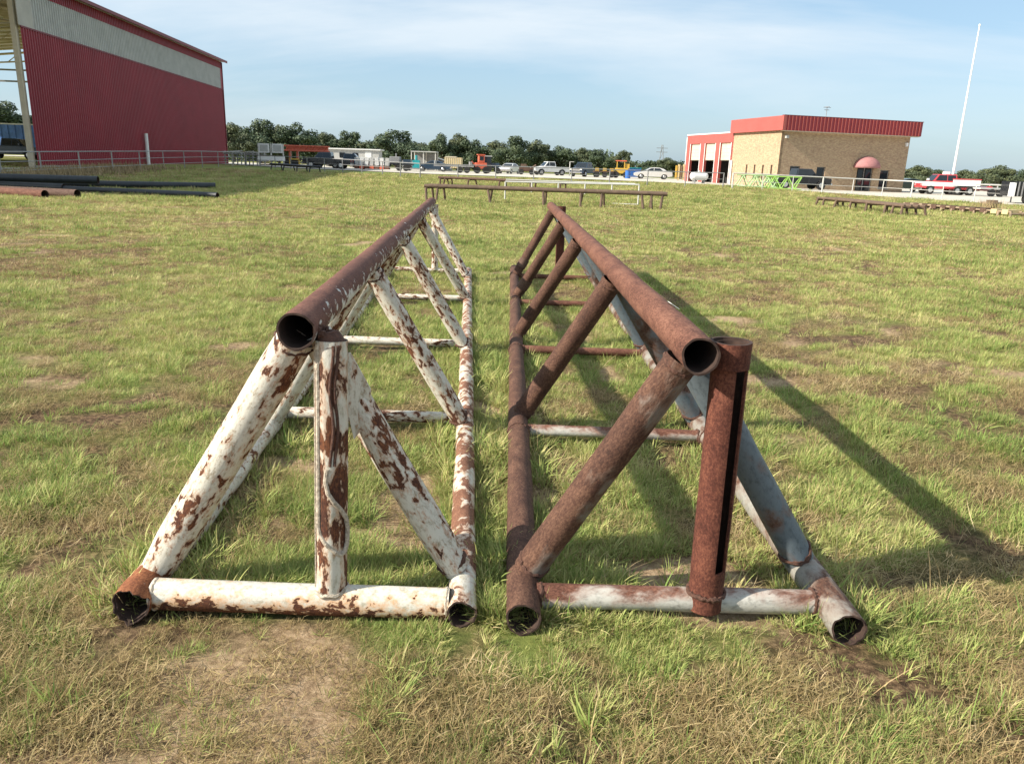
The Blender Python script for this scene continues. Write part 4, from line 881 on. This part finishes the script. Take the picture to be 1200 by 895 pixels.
# ---------------------------------------------------------------- racks and benches on the field
def bench(label, a, b, h, legs, mat, beam_r=0.07, lean=0.16, nb=2, wid=0.9, name='pipe_rack', leg_r=0.055):
    a = Vector((a[0], a[1], gzf(*a))); b = Vector((b[0], b[1], gzf(*b))); u_ = (b-a).normalized(); v_ = Vector((-u_.y, u_.x, 0))
    t = thing(name, label, 'rack', a); Ln = (b-a).length
    for k in range(nb):
        o_ = v_*(wid*(k/(nb-1)-0.5) if nb > 1 else 0)
        MB().cyl(o_+Vector((0, 0, h)), (b-a)+o_+Vector((0, 0, h)), beam_r, 10).build('beam', mat, t, smooth=True)
    for s in legs:
        c = u_*(Ln*s); dz = Vector((0, 0, gzf(a.x+c.x, a.y+c.y)-a.z))
        MB().cyl(c+dz*0+v_*(-wid/2-0.05)+Vector((0, 0, h-0.08)), c+v_*(wid/2+0.05)+Vector((0, 0, h-0.08)), 0.04, 8).build('cross_piece', mat, t)
        for sg_ in (-1, 1): MB().cyl(c+v_*(sg_*wid/2)+u_*(sg_*0.04)+Vector((0, 0, h-0.02)), c+v_*(sg_*(wid/2+lean))+u_*random.uniform(-.12, .12)+dz+Vector((0, 0, -0.03)), leg_r, 8).build('leg', mat, t)
    return t
OLD = plain('old_brown_rust_steel', (0.115, 0.075, 0.05), 0.85, var=0.35, scale=5)
OLDL = plain('pale_brown_steel', (0.26, 0.19, 0.125), 0.85, var=0.3, scale=5)
bench('long low rack of old brown beams on paired legs beyond the far truss ends', (-4.0, 34.6), (6.3, 33.6), 0.66, (0.01, 0.06, 0.27, 0.50, 0.655, 0.74, 0.90, 0.94, 0.985), OLD, 0.085)
bench('dark beam rack low in the grass in front of the rail fence', (-5.2, 53.5), (3.0, 50.2), 0.52, (0.02, 0.06, 0.26, 0.51, 0.75, 0.98), RUST_DK, 0.075, wid=0.8)
bench('dark beam rack in the shadow of the shed', (-22.4, 73), (-17.5, 69), 0.55, (0.05, 0.35, 0.65, 0.95), BLKPIPE, 0.1)
t = bench('low brown beam rack with short splayed legs at the right of the field', (16.2, 41.6), (17.3, 34.4), 0.44, (0.02, 0.10, 0.26, 0.44, 0.62, 0.82, 0.90, 0.985), OLD, 0.06, nb=4, wid=1.0, lean=0.12)
t = bench('low rack of short dark ties ending in yellow pieces at the far right', (21.2, 42.9), (22.9, 36.2), 0.26, [i/10 for i in range(11)], OLDL, 0.05, nb=2, wid=0.6)
for i in range(11):
    o_ = MB().box((1.7*(i+0.5)/11, -6.7*(i+0.5)/11, 0.20), (0.75, 0.34, 0.20), rz=R(14)).build('tie', RUST_DK if i < 9 else TANP, t)
t = thing('scrap_stack', 'small stack of brown scrap steel with dry weeds by the gravel edge', 'scrap', (bx(1170, 44), 44, gzf(26, 44)))
for i in range(5): MB().cyl((-0.35+0.17*i, -0.3, 0.0), (-0.3+0.15*i, 0.1, 0.42), 0.035, 6).build('leg', OLD, t)
MB().box((0, 0, 0.40), (0.95, 0.5, 0.10), rz=R(8)).build('plate', OLDL, t); MB().box((0.1, 0.1, 0.50), (0.5, 0.3, 0.10), rz=R(-12)).build('plate', OLD, t)
# white pipe frame behind the long rack
t = thing('rail_stand', 'white pipe rail frame with short uprights standing behind the long brown rack', 'frame', (-0.6, 36.6, 0.03))
fa = Vector((0, 0, 0.88)); fb = Vector((6.1, -0.5, 0.94))
MB().cyl(fa, fb, 0.035, 8).build('rail', WRAIL, t); MB().cyl((0, 1.3, 0.95), (6.1, 0.9, 0.95), 0.03, 8).build('rail', WRAIL, t)
for s, low in ((0.0, .1), (0.2, .45), (0.4, .5), (0.6, .45), (0.8, .5), (1.0, 0.0)):
    p = fa.lerp(fb, s); MB().cyl(p, (p.x, p.y, low), 0.035, 8).build('upright', WRAIL, t)
MB().cyl((4.9, -0.4, 0.06), (6.1, -0.5, 0.06), 0.03, 8).build('foot_rail', WRAIL, t); MB().cyl((0, 0, 0.5), (6.1, -0.5, 0.5), 0.02, 8).build('rail', WRAIL, t)

# lime green trestles by the fence
def trestle(t, L_, h, mat, w=1.2):
    for s in (-1, 1):
        MB().cyl((0, s*w/2*0.4, h), (L_, s*w/2*0.4, h), 0.06, 6).build('top_rail', mat, t)
        MB().cyl((0, s*w/2, 0.08), (L_, s*w/2, 0.08), 0.05, 6).build('bottom_rail', mat, t)
        k = int(L_/0.5)
        for i in range(k): MB().cyl((L_*(i+(0 if i % 2 else 1))/k, s*w/2*0.4, h), (L_*(i+(1 if i % 2 else 0))/k, s*w/2, 0.08), 0.05, 6).build('strut', mat, t)
x0 = bx(872, 70.5); t = thing('lattice_trestle', 'pale green lattice trestle, leftmost of the green ones near the garage', 'trestle', (bx(866, 71), 71, gzf(18, 71)), R(-3), 'green trestles'); trestle(t, 3.6, 1.05, plain('pale_green_paint', (0.35, 0.50, 0.25), 0.5))
t = thing('lattice_trestle', 'bright lime green lattice trestle in front of the black pickup', 'trestle', (bx(902, 69), 69, gzf(21, 69)), R(-6), 'green trestles'); trestle(t, 2.8, 1.08, LIME)
t = thing('lattice_trestle', 'light green lattice trestle in the middle between the two other green ones', 'trestle', (bx(884, 71.6), 71.6, gzf(20, 71)), R(-5), 'green trestles'); trestle(t, 2.0, 1.12, plain('light_green_paint', (0.45, 0.60, 0.28), 0.5))
# propane tank
Y0 = 80; t = thing('propane_tank', 'small white gas tank on legs in front of the garage doors', 'tank', (bx(821, Y0), Y0, gzf(18, Y0)), R(10))
mb = MB(); prof = [(-0.95, 0.02), (-0.9, 0.2), (-0.78, 0.36), (-0.6, 0.42), (0.6, 0.42), (0.78, 0.36), (0.9, 0.2), (0.95, 0.02)]
for (x0, r0_), (x1, r1_) in zip(prof, prof[1:]): mb.cyl((x0, 0, 0.72), (x1, 0, 0.72), r0_, 16, r1_, cap=False)
mb.build('shell', WHITE, t, smooth=True); MB().cyl((0, 0, 1.1), (0, 0, 1.28), 0.13, 10).build('valve_dome', LGREY, t)
for x in (-0.5, 0.5): MB().box((x, 0, 0.2), (0.1, 0.6, 0.42)).build('leg', GREYM, t)

# ---------------------------------------------------------------- machines, boxes and trailers in the far yard
def far(name, label, cat, px, Y, rz=0):
    x = bx(px, Y); return thing(name, label, cat, (x, Y, gzf(x, Y)+0.06), R(rz))
t = far('panel_rack', 'white steel rack with two square grey panels behind the shed shadow', 'rack', 316, 92)
for x in (-0.8, 0.75): MB().box((x, 0, 2.0), (1.2, 0.15, 1.0)).build('panel', WHITE, t); MB().box((x, -0.10, 2.0), (0.9, 0.04, 0.7)).build('panel_face', LGREY, t)
for x in (-1.45, 0, 1.4): MB().box((x, 0, 1.25), (0.12, 0.12, 2.5)).build('upright', WRAIL, t)
MB().box((0, 0, 0.85), (2.9, 0.8, 0.5)).build('box', WHITE, t)
t = far('boom_trailer', 'long bright red boom lying on a low trailer', 'trailer', 356, 97, 2)
for z in (1.9, 2.45): MB().cyl((-3, 0.4, z), (2.9, 0.4, z), 0.09, 6).build('boom_chord', ORNG, t); MB().cyl((-3, -0.4, z), (2.9, -0.4, z), 0.09, 6).build('boom_chord', ORNG, t)
MB().box((0.3, 0, 2.2), (5.0, 0.5, 0.42)).build('boom_plate', ORNG, t)
for i in range(8): MB().cyl((-3+i*0.75, -0.42, 1.9), (-2.62+i*0.75, -0.42, 2.45), 0.05, 5).build('boom_lacing', ORNG, t)
MB().box((0, 0, 0.85), (5.6, 2.0, 0.18)).build('bed', RUST_DK, t)
for x in (-2, -1.1, 1.9): MB().cyl((x, -1.05, 0.42), (x, -0.8, 0.42), 0.42, 14).build('wheel', RUBB, t); MB().box((x+.2, 0, 1.4), (0.2, 0.5, 1.0)).build('stand', ORNG, t)
t = far('frame_stand', 'small yellow frame stand under the red boom', 'stand', 343, 93)
MB().box((0, 0, 0.9), (1.2, 0.1, 0.12)).build('top_bar', YEL, t)
for x in (-0.55, 0.55): MB().box((x, 0, 0.45), (0.1, 0.1, 0.9)).build('leg', YEL, t)
cols = (WRAIL, LGREY, OLDL)
for i, (px, Y_, lab) in enumerate(((271, 91, 'white and rusty pipe rack just right of the crimson shed'), (285, 94, 'grey pipe rack heaped with old pipes left of the panel rack'), (299, 95, 'low pipe rack with white uprights beside the panel rack'))):
    t = far('pipe_rack', lab, 'rack', px, Y_, 3)
    for x in (-0.9, 0, 0.9): MB().box((x, 0, 0.75), (0.12, 0.12, 1.5)).build('upright', cols[i % 2], t)
    for z in (0.5, 0.85, 1.2): MB().box((0, 0, z), (2.1, 0.8, 0.10)).build('shelf', GREYM, t)
    for k in range(5): MB().cyl((-1.2+random.uniform(-.3, .2), -0.3+k*0.14, 1.32+0.07*(k % 2)), (1.1+random.uniform(-.3, .3), -0.3+k*0.14, 1.32+random.uniform(0, .25)), 0.05, 6).build('pipe', cols[k % 3], t)
t = far('mobile_office', 'long low pale grey cabin with a flat white roof left of the oaks', 'cabin', 412, 118)
MB().box((0, 0, 1.5), (8.2, 3, 2.0)).build('wall', LGREY, t); MB().box((0, 0, 2.58), (8.8, 3.5, 0.16)).build('roof', WHITE, t)
for x in (-3, -1.2, 0.7): MB().box((x, -1.52, 1.7), (0.8, 0.06, 0.7)).build('window', GLASS, t)
MB().box((2.6, -1.52, 1.4), (0.9, 0.06, 1.8)).build('door', WHITE, t)
for x in (-3.5, 0, 3.5): MB().box((x, 0, 0.25), (0.4, 2.6, 0.5)).build('block', CONC, t)
WP = plain('chalky_white_steel', (0.6, 0.6, 0.58), 0.6, var=0.2)
t = far('crate_stack', 'heap of white frames on rusty red skids left of the tallest oak', 'crates', 436, 95)
for i in range(7):
    MB().box((-1.9+i*0.6, 0, 1.0), (0.42, 0.8, 0.9), ry=R(random.uniform(-12, 12))).build('frame', WP if i % 3 else LGREY, t)
    MB().box((-1.9+i*0.6, 0, 0.32), (0.5, 1.1, 0.35)).build('skid', ORNG if i % 2 else RUST_T, t)
t = far('carport', 'open carport with a pale flat roof on posts', 'carport', 497, 122)
MB().box((0, 0, 2.7), (3.8, 4, 0.14)).build('roof', LGREY, t)
for x in (-1.8, 0, 1.8):
    for y in (-1.8, 1.8): MB().box((x, y, 1.35), (0.14, 0.14, 2.7)).build('post', WRAIL, t)
MB().box((0, 1.9, 1.3), (3.5, 0.1, 2.4)).build('back_wall', GREYM, t)
t = far('lean_to_shed', 'dark lean-to shed with sloping grey roof beside the carport', 'shed', 512, 126)
mb = MB(); mb.prism([(-1.8, 0), (2.2, 0), (2.2, 1.2), (-1.8, 2.4)], -1.5, 1.5); mb.build('wall', GREYM, t); mb = MB(); mb.prism([(-2, 2.42), (2.5, 1.1), (2.5, 1.22), (-2, 2.54)], -1.8, 1.8); mb.build('roof', LGREY, t)
t = far('pump_unit', 'small teal pump unit standing in front of the carport', 'machine', 487, 104)
MB().box((0, 0, 0.9), (0.9, 0.9, 1.0)).build('housing', TEAL, t); MB().cyl((0, 0, 1.4), (0, 0, 2.0), 0.16, 8).build('stack', TEAL, t); MB().box((0, 0, 0.3), (1.5, 1.1, 0.2)).build('skid', GREYM, t)
t = far('storage_container', 'cream yellow storage container with a lighter lid among the dark oaks', 'container', 531, 118)
MB().box((0, 0, 1.25), (2.5, 2.2, 1.5)).build('body', TANP, t); MB().box((-0.35, 0, 2.08), (1.6, 2.3, 0.16)).build('lid', CREAM, t)
for x in np.linspace(-1.1, 1.1, 8): MB().box((x, -1.12, 1.25), (0.08, 0.05, 1.4)).build('rib', CREAM, t)
t = far('flatbed_trailer', 'long empty grey flatbed trailer left of the orange machine', 'trailer', 532, 104)
MB().box((0, 0, 0.85), (5.2, 2.2, 0.18)).build('deck', GREYM, t); MB().box((-2.5, 0, 1.2), (0.1, 2.1, 0.5)).build('headboard', LGREY, t)
for x in (0.8, 1.7): MB().cyl((x, -1.1, 0.4), (x, -0.85, 0.4), 0.4, 14).build('wheel', RUBB, t)
t = far('orange_loader', 'bright orange loader with tall upright mast behind the fence', 'loader', 563, 104, 10)
MB().box((0, 0, 0.95), (1.5, 1.3, 0.8)).build('body', ORNG, t, bevel=0.08); MB().box((0.05, 0, 1.85), (0.8, 1.0, 0.9)).build('cab', ORNG, t, bevel=0.06); MB().box((0.05, -0.52, 1.9), (0.5, 0.03, 0.5)).build('cab_window', GLASS, t); MB().box((0.0, 0, 2.36), (1.0, 1.2, 0.1)).build('cab_roof', ORNG, t)
MB().cyl((-0.7, -0.4, 0.9), (-1.25, -0.4, 1.5), 0.1, 6).build('arm', ORNG, t); MB().box((-1.35, 0, 1.1), (0.3, 1.3, 0.7)).build('bucket', GREYM, t)
for x in (-0.55, 0.6): MB().cyl((x, -0.8, 0.45), (x, -0.5, 0.45), 0.45, 14).build('wheel', RUBB, t)
t = far('tractor', 'dark blue tractor directly right of the orange loader', 'tractor', 575, 108)
MB().box((0.5, 0, 1.1), (1.3, 0.7, 0.6)).build('hood', NAVY, t); MB().box((-0.4, 0, 1.65), (0.9, 1.1, 1.1)).build('cab', GLASS, t); MB().box((-0.4, 0, 2.25), (1.1, 1.3, 0.1)).build('cab_roof', LGREY, t)
MB().cyl((-0.5, -0.75, 0.7), (-0.5, -0.45, 0.7), 0.7, 16).build('wheel', RUBB, t); MB().cyl((0.95, -0.6, 0.4), (0.95, -0.4, 0.4), 0.4, 14).build('wheel', RUBB, t)
t = far('farm_house', 'low cream house with white roof far behind the oaks', 'house', 615, 190)
MB().box((0, 0, 1.5), (5.2, 5, 2.2)).build('wall', TANP, t); mb = MB(); mb.prism([(-3, 2.6), (3, 2.6), (2, 3.3), (-2, 3.3)], -2.8, 2.8); mb.build('roof', WHITE, t); MB().box((-1, -2.52, 1.6), (0.8, 0.05, 0.9)).build('window', GLASS, t); MB().box((1, -2.52, 1.4), (0.8, 0.05, 1.8)).build('door', WOOD, t)
t = far('flatbed_trailer', 'low trailer with small yellow wheels left of the yellow loader', 'trailer', 708, 104)
MB().box((0, 0, 0.75), (2.6, 1.6, 0.14)).build('deck', RUST_DK, t)
for x in (-0.9, 0.1, 1.0): MB().box((x, -0.5, 1.0), (0.45, 0.4, 0.35)).build('crate', YEL, t); MB().cyl((x, -0.85, 0.35), (x, -0.65, 0.35), 0.35, 12).build('wheel', RUBB, t)
t = far('yellow_loader', 'yellow orange loader with open cab left of the silver sedan', 'loader', 729, 104, -6)
MB().box((0, 0, 0.9), (1.7, 1.2, 0.7)).build('body', YEL, t, bevel=0.06)
for x in (-0.6, 0.35):
    for y in (-0.5, 0.5): MB().box((x, y, 1.65), (0.1, 0.1, 0.9)).build('cab_post', YEL, t)
MB().box((-0.1, 0, 2.15), (1.4, 1.2, 0.12)).build('cab_roof', ORNG, t); MB().box((0.7, 0, 1.5), (0.6, 0.8, 0.6)).build('engine_cover', YEL, t); MB().cyl((0.8, 0.2, 1.8), (0.8, 0.2, 2.3), 0.06, 6).build('exhaust', BLACK, t)
for x in (-0.7, 0.6): MB().cyl((x, -0.8, 0.42), (x, -0.5, 0.42), 0.42, 14).build('wheel', RUBB, t)
t = far('barrel', 'blue barrel standing right next to the yellow loader', 'barrel', 737, 101); MB().cyl((0, 0, 0), (0, 0, 1.0), 0.34, 14).build('shell', BLUE, t); MB().cyl((0, 0, 0.98), (0, 0, 1.03), 0.36, 14).build('lid', NAVY, t)
t = far('dumpster', 'small blue green dumpster touching the tail of the silver sedan', 'dumpster', 743, 107)
mb = MB(); mb.prism([(-0.75, 0.15), (0.75, 0.15), (0.95, 1.25), (-0.95, 1.25)], -0.7, 0.7); mb.build('body', BLUE, t); MB().box((0, 0, 1.32), (2.0, 1.5, 0.1)).build('lid', TEAL, t)
t = far('post_stack', 'upright tan posts bundled at the left end of the red garage', 'posts', 798, 98)
for i in range(4): MB().box((-0.45+0.3*i, 0, 1.0), (0.2, 0.25, 1.6+0.25*(i % 2))).build('post', (YEL, TANP, WOOD, TANP)[i], t)
t = far('utility_pole', 'lattice power pole rising far behind the silver sedan', 'pole', 775, 230)
for s in (-1, 1): MB().cyl((s*0.9, 0, 0), (s*0.15, 0, 8.6), 0.10, 5).build('leg', GREYM, t)
for z in (6.6, 7.7): MB().box((0, 0, z), (3.2, 0.12, 0.14)).build('cross_arm', GREYM, t)
for i in range(5): MB().cyl((-0.8+i*0.14, 0, i*1.6), (0.66-i*0.14, 0, i*1.6+1.6), 0.06, 5).build('brace', GREYM, t)
t = far('flatbed_trailer', 'empty pale trailer behind the rail fence right of the red pickup', 'trailer', 1165, 78)
MB().box((0, 0, 0.75), (2.9, 2, 0.16)).build('deck', LGREY, t); MB().box((0, 0.9, 1.15), (2.9, 0.08, 0.08)).build('side_rail', LGREY, t)
for x in (-1.3, -0.4, 0.5, 1.3): MB().box((x, 0.9, 0.98), (0.07, 0.07, 0.4)).build('stake', LGREY, t)
for x in (-0.3, 0.55): MB().cyl((x, -1.05, 0.36), (x, -0.8, 0.36), 0.36, 14).build('wheel', RUBB, t)
t = far('cargo_trailer', 'black ribbed cargo box with white corner at the far right edge', 'trailer', 1203, 58)
MB().box((0.3, 0, 1.0), (2.6, 1.8, 1.05)).build('box', BLACK, t); MB().box((-1.02, -0.6, 0.95), (0.2, 0.6, 0.95)).build('corner_panel', WHITE, t)
for i in range(9): MB().box((-0.8+i*0.28, -0.92, 1.0), (0.07, 0.06, 1.0)).build('rib', GREYM, t)
for x in (0, 0.8): MB().cyl((x, -0.95, 0.34), (x, -0.7, 0.34), 0.34, 14).build('wheel', RUBB, t)
t = far('street_lamp', 'thin pale lamp post left of the dark pickup with white front', 'lamp', 668, 112)
MB().cyl((0, 0, 0), (0, 0, 1.9), 0.06, 6).build('pole', WRAIL, t); MB().box((0.25, 0, 1.9), (0.6, 0.12, 0.08)).build('arm', WRAIL, t)

t = far('equipment_trailer', 'dark trailer loaded with low machinery under the tallest oak', 'trailer', 468, 100)
MB().box((0, 0, 0.8), (3.2, 2, 0.2)).build('deck', BLACK, t); MB().box((-0.6, 0, 1.3), (1.3, 1.2, 0.8)).build('machine', GREYM, t, bevel=0.08); MB().box((0.9, 0, 1.15), (0.9, 1.0, 0.5)).build('toolbox', NAVY, t)
MB().cyl((-0.5, 0, 1.7), (-0.5, 0, 2.1), 0.08, 8).build('exhaust', GREYM, t)
for x in (0.0, 0.85): MB().cyl((x, -1.05, 0.38), (x, -0.8, 0.38), 0.38, 14).build('wheel', RUBB, t)
t = far('scrap_machine', 'low rusty brown machine between the small pale car and the white pickup', 'machine', 617, 108)
MB().box((0, 0, 0.7), (2.0, 1.2, 0.5)).build('frame', RUST_DK, t); MB().box((-0.4, 0, 1.15), (0.8, 0.9, 0.5)).build('engine_box', OLD, t); MB().cyl((0.7, 0, 0.9), (1.3, 0, 1.3), 0.12, 8).build('spout', OLD, t)
for x in (-0.7, 0.7): MB().cyl((x, -0.75, 0.36), (x, -0.55, 0.36), 0.36, 12).build('wheel', RUBB, t)
t = far('equipment_trailer', 'dark low trailer directly left of the teal pump unit', 'trailer', 478, 108)
MB().box((0, 0, 0.9), (1.6, 1.6, 0.9)).build('box', GREYM, t); MB().box((0, 0, 1.4), (1.7, 1.7, 0.1)).build('lid', BLACK, t); MB().cyl((0.2, -0.9, 0.36), (0.2, -0.7, 0.36), 0.36, 12).build('wheel', RUBB, t)
t = far('pallet_pile', 'pile of old timber pallets between the shed corner racks and the panel rack', 'pallets', 308, 99)
for i in range(6): MB().box((random.uniform(-.1, .1), 0, 0.1+i*0.17), (1.3, 1.2, 0.12), rz=R(random.uniform(-8, 8))).build('pallet', WOOD, t)

# dry weeds along the foot of the shed and fence, and a clump by the scrap stack
mb = MB()
for _ in range(2600):
    y = U(38, 62); x = -26.0-0.045*(y-38)+random.gauss(0, 0.7)-U(0, 5)*(y > 48)*0.7; z = gzf(x, y); h = U(0.2, 0.75); a_ = U(0, 6.28); w = U(0.02, 0.06); dx = U(-.25, .25); dy = U(-.25, .25)
    mb.add([(x-w*math.cos(a_), y-w*math.sin(a_), z), (x+w*math.cos(a_), y+w*math.sin(a_), z), (x+dx, y+dy, z+h)], [(0, 1, 2)])
for _ in range(260):
    x = bx(1166, 43)+random.gauss(0, 0.4); y = 43+random.gauss(0, 0.3); z = gzf(x, y); h = U(0.2, 0.8); a_ = U(0, 6.28)
    mb.add([(x-.012*math.cos(a_), y-.012*math.sin(a_), z), (x+.012*math.cos(a_), y+.012*math.sin(a_), z), (x+U(-.2, .2), y+U(-.2, .2), z+h)], [(0, 1, 2)])
WEED = plain('dry_weed', (0.30, 0.22, 0.12), 0.9, var=0.5, scale=1.5)
tag(mb.build('dry_weeds', WEED), 'dry brown weeds along the shed fence', 'weeds', kind='stuff')

# ---------------------------------------------------------------- trees
def leaf_mat(name, a, b_, c):
    m, nt, bs = new_mat(name); n = nodes(nt); L = nt.links
    geo = n('ShaderNodeNewGeometry'); no = n('ShaderNodeTexNoise', i_Scale=0.9, i_Detail=5.0, i_Roughness=0.75); L.new(geo.outputs['Position'], no.inputs['Vector'])
    L.new(ramp(nt, [(0.34, a), (0.5, b_), (0.68, c)], no.outputs[0]), bs.inputs['Base Color']); bs.inputs['Roughness'].default_value = 0.7
    return m
LEAF = [leaf_mat('oak_leaves_dark', (0.026, 0.045, 0.024), (0.050, 0.078, 0.034), (0.095, 0.12, 0.048)), leaf_mat('oak_leaves_olive', (0.034, 0.048, 0.024), (0.068, 0.088, 0.036), (0.125, 0.135, 0.055))]
BARK = plain('oak_bark', (0.07, 0.052, 0.04), 0.95, var=0.3, scale=3)
def leaf_cloud(mb, blobs, n_each, size):
    for (cx, cy, cz, rx, ry, rzz) in blobs:
        for _ in range(n_each):
            v = Vector((random.gauss(0, 1), random.gauss(0, 1), random.gauss(0, 1))).normalized(); k = U(0.55, 1.08)
            p = Vector((cx+v.x*rx*k, cy+v.y*ry*k, cz+v.z*rzz*k)); nn = (v+Vector((U(-1, 1), U(-1, 1), U(-1, 1)))*0.8).normalized()
            t1 = nn.orthogonal().normalized(); t1.rotate(Quaternion(nn, U(0, 6.28))); t2 = nn.cross(t1); s1, s2 = size*U(0.5, 1.2), size*U(0.35, 0.8)
            mb.add([p-t1*s1, p-t2*s2, p+t1*s1, p+t2*s2], [(0, 1, 2, 3)])
protos = []
def make_tree(seed):
    random.seed(seed); t = thing('oak_tree', 'oak', 'tree', (0, 0, -50))
    mb = MB(); H_ = 1.0  # unit height tree, scaled later to ~7 m
    top = Vector((U(-.03, .03), U(-.03, .03), 0.42)); mb.cyl((0, 0, -0.02), top, 0.035, 8, 0.024)
    blobs = []
    for i in range(14):
        a_ = 6.283*i/14+U(-.5, .5); rr = U(0.16, 0.46); z = U(0.30, 0.66) if rr > 0.30 else U(0.60, 0.82)
        c = Vector((rr*math.cos(a_), rr*math.sin(a_), z)); mb.cyl(top-Vector((0, 0, U(0, .16))), c, 0.016, 5, 0.006)
        blobs.append((c.x, c.y, c.z, U(.10, .20), U(.10, .20), U(.08, .17)))
    blobs.append((U(-.06, .06), 0, 0.82, .15, .15, .14)); blobs.append((0, 0, 0.56, .28, .28, .18)); blobs.append((U(-.2, .2), U(-.2, .2), 0.32, .36, .34, .17))
    mb.build('trunk', BARK, t); c = MB(); leaf_cloud(c, blobs, 420, 0.025); c.build('crown', LEAF[seed % 2], t); return t
for s in range(6): protos.append(make_tree(s+20))
random.seed(5)
trees = [ # px, half width px, top py, Y, label
 (8, 30, 122, 150, 'oak seen through the open bay of the crimson shed, above the blue trailer'),
 (272, 20, 146, 135, 'dark oak touching the right edge of the crimson shed'),
 (303, 25, 142, 145, 'broad olive oak above the white panel rack'),
 (325, 18, 148, 150, 'oak between the broad olive oak and the one over the red boom'),
 (347, 22, 146, 146, 'tall oak rising over the left half of the red boom'),
 (378, 15, 156, 160, 'small oak above the black pickup near the red boom'),
 (404, 17, 155, 150, 'pointed oak above the pale mobile cabin'),
 (433, 17, 167, 165, 'low oak above the heap of white frames'),
 (463, 27, 154, 138, 'large rounded oak, the tallest between the pale cabin and the carport'),
 (494, 16, 168, 165, 'low oak right above the carport roof'),
 (517, 17, 158, 150, 'twin-topped oak above the cream yellow container'),
 (535, 15, 158, 152, 'oak between the twin-topped oak and the orange loader'),
 (556, 17, 165, 150, 'oak directly behind the orange loader'),
 (580, 17, 166, 152, 'oak right above the dark tractor'),
 (602, 20, 161, 146, 'full dark oak above the small pale car'),
 (629, 17, 165, 150, 'oak above the left end of the white pickup'),
 (656, 19, 172, 152, 'wide oak above the right end of the white pickup'),
 (682, 14, 174, 155, 'small round oak above the dark pickup with white front'),
 (702, 16, 176, 150, 'rounded oak left of the gap before the lone tree'),
 (730, 12, 177, 150, 'lone small oak standing above the yellow loader'),
 (761, 13, 189, 170, 'low scrubby oak above the tail of the silver sedan'),
 (782, 14, 185, 165, 'low bushy tree left of the lattice pole foot'),
 (798, 10, 190, 165, 'low tree touching the left wall of the red garage'),
 (1077, 18, 194, 120, 'olive oak just right of the brick building'),
 (1101, 14, 199, 135, 'low tree behind the cab of the red pickup'),
 (1132, 14, 199, 135, 'low dark tree right behind the flagpole foot'),
 (1152, 12, 201, 130, 'low tree between the flagpole and the largest right hand oak'),
 (1172, 22, 194, 120, 'large rounded dark oak near the right edge of the field'),
 (1199, 14, 199, 125, 'oak cut by the right edge of the picture')]
for i, (px, hw, py, Y_, lab) in enumerate(trees):
    x = bx(px, Y_); z = gzf(x, Y_); zt = hz(px, py, Y_); h = (zt-z)/0.94; wsc = hw*Y_*0.00107/0.40
    copy_thing(protos[i % 6], (x, Y_, z-0.1), U(0, 6.28), lab, (wsc, wsc, h), 'oaks along the far side of the yard')
for p_ in protos:
    for ch in list(p_.children): bpy.data.objects.remove(ch)
    bpy.data.objects.remove(p_)
mb = MB(); random.seed(11)
def band(pxa, pxb, ya, yb, Y_, n_):
    for i in range(n_):
        f_ = (i+U(0, 1))/n_; px = pxa+(pxb-pxa)*f_; py = ya+(yb-ya)*f_+random.gauss(0, 1.3); Yq = Y_+U(-14, 14); x = bx(px, Yq); zt = max(2.4, hz(px, py, Yq)); z0 = gzf(x, Yq)
        leaf_cloud(mb, [(x, Yq, (zt+z0)/2-0.2, U(2.6, 4.5), 2.5, (zt-z0)/2)], 260, 0.42)
band(262, 450, 154, 167, 185, 50); band(445, 720, 166, 179, 190, 70); band(715, 812, 188, 190, 215, 16); band(1060, 1215, 202, 206, 165, 22); band(-40, 36, 140, 140, 190, 14)
band(-500, -60, 150, 150, 260, 30); band(1230, 1700, 205, 225, 240, 30)
woods = mb.build('distant_woods', LEAF[0]); tag(woods, 'dark mass of distant woods behind the separate oaks', 'woods', kind='stuff')
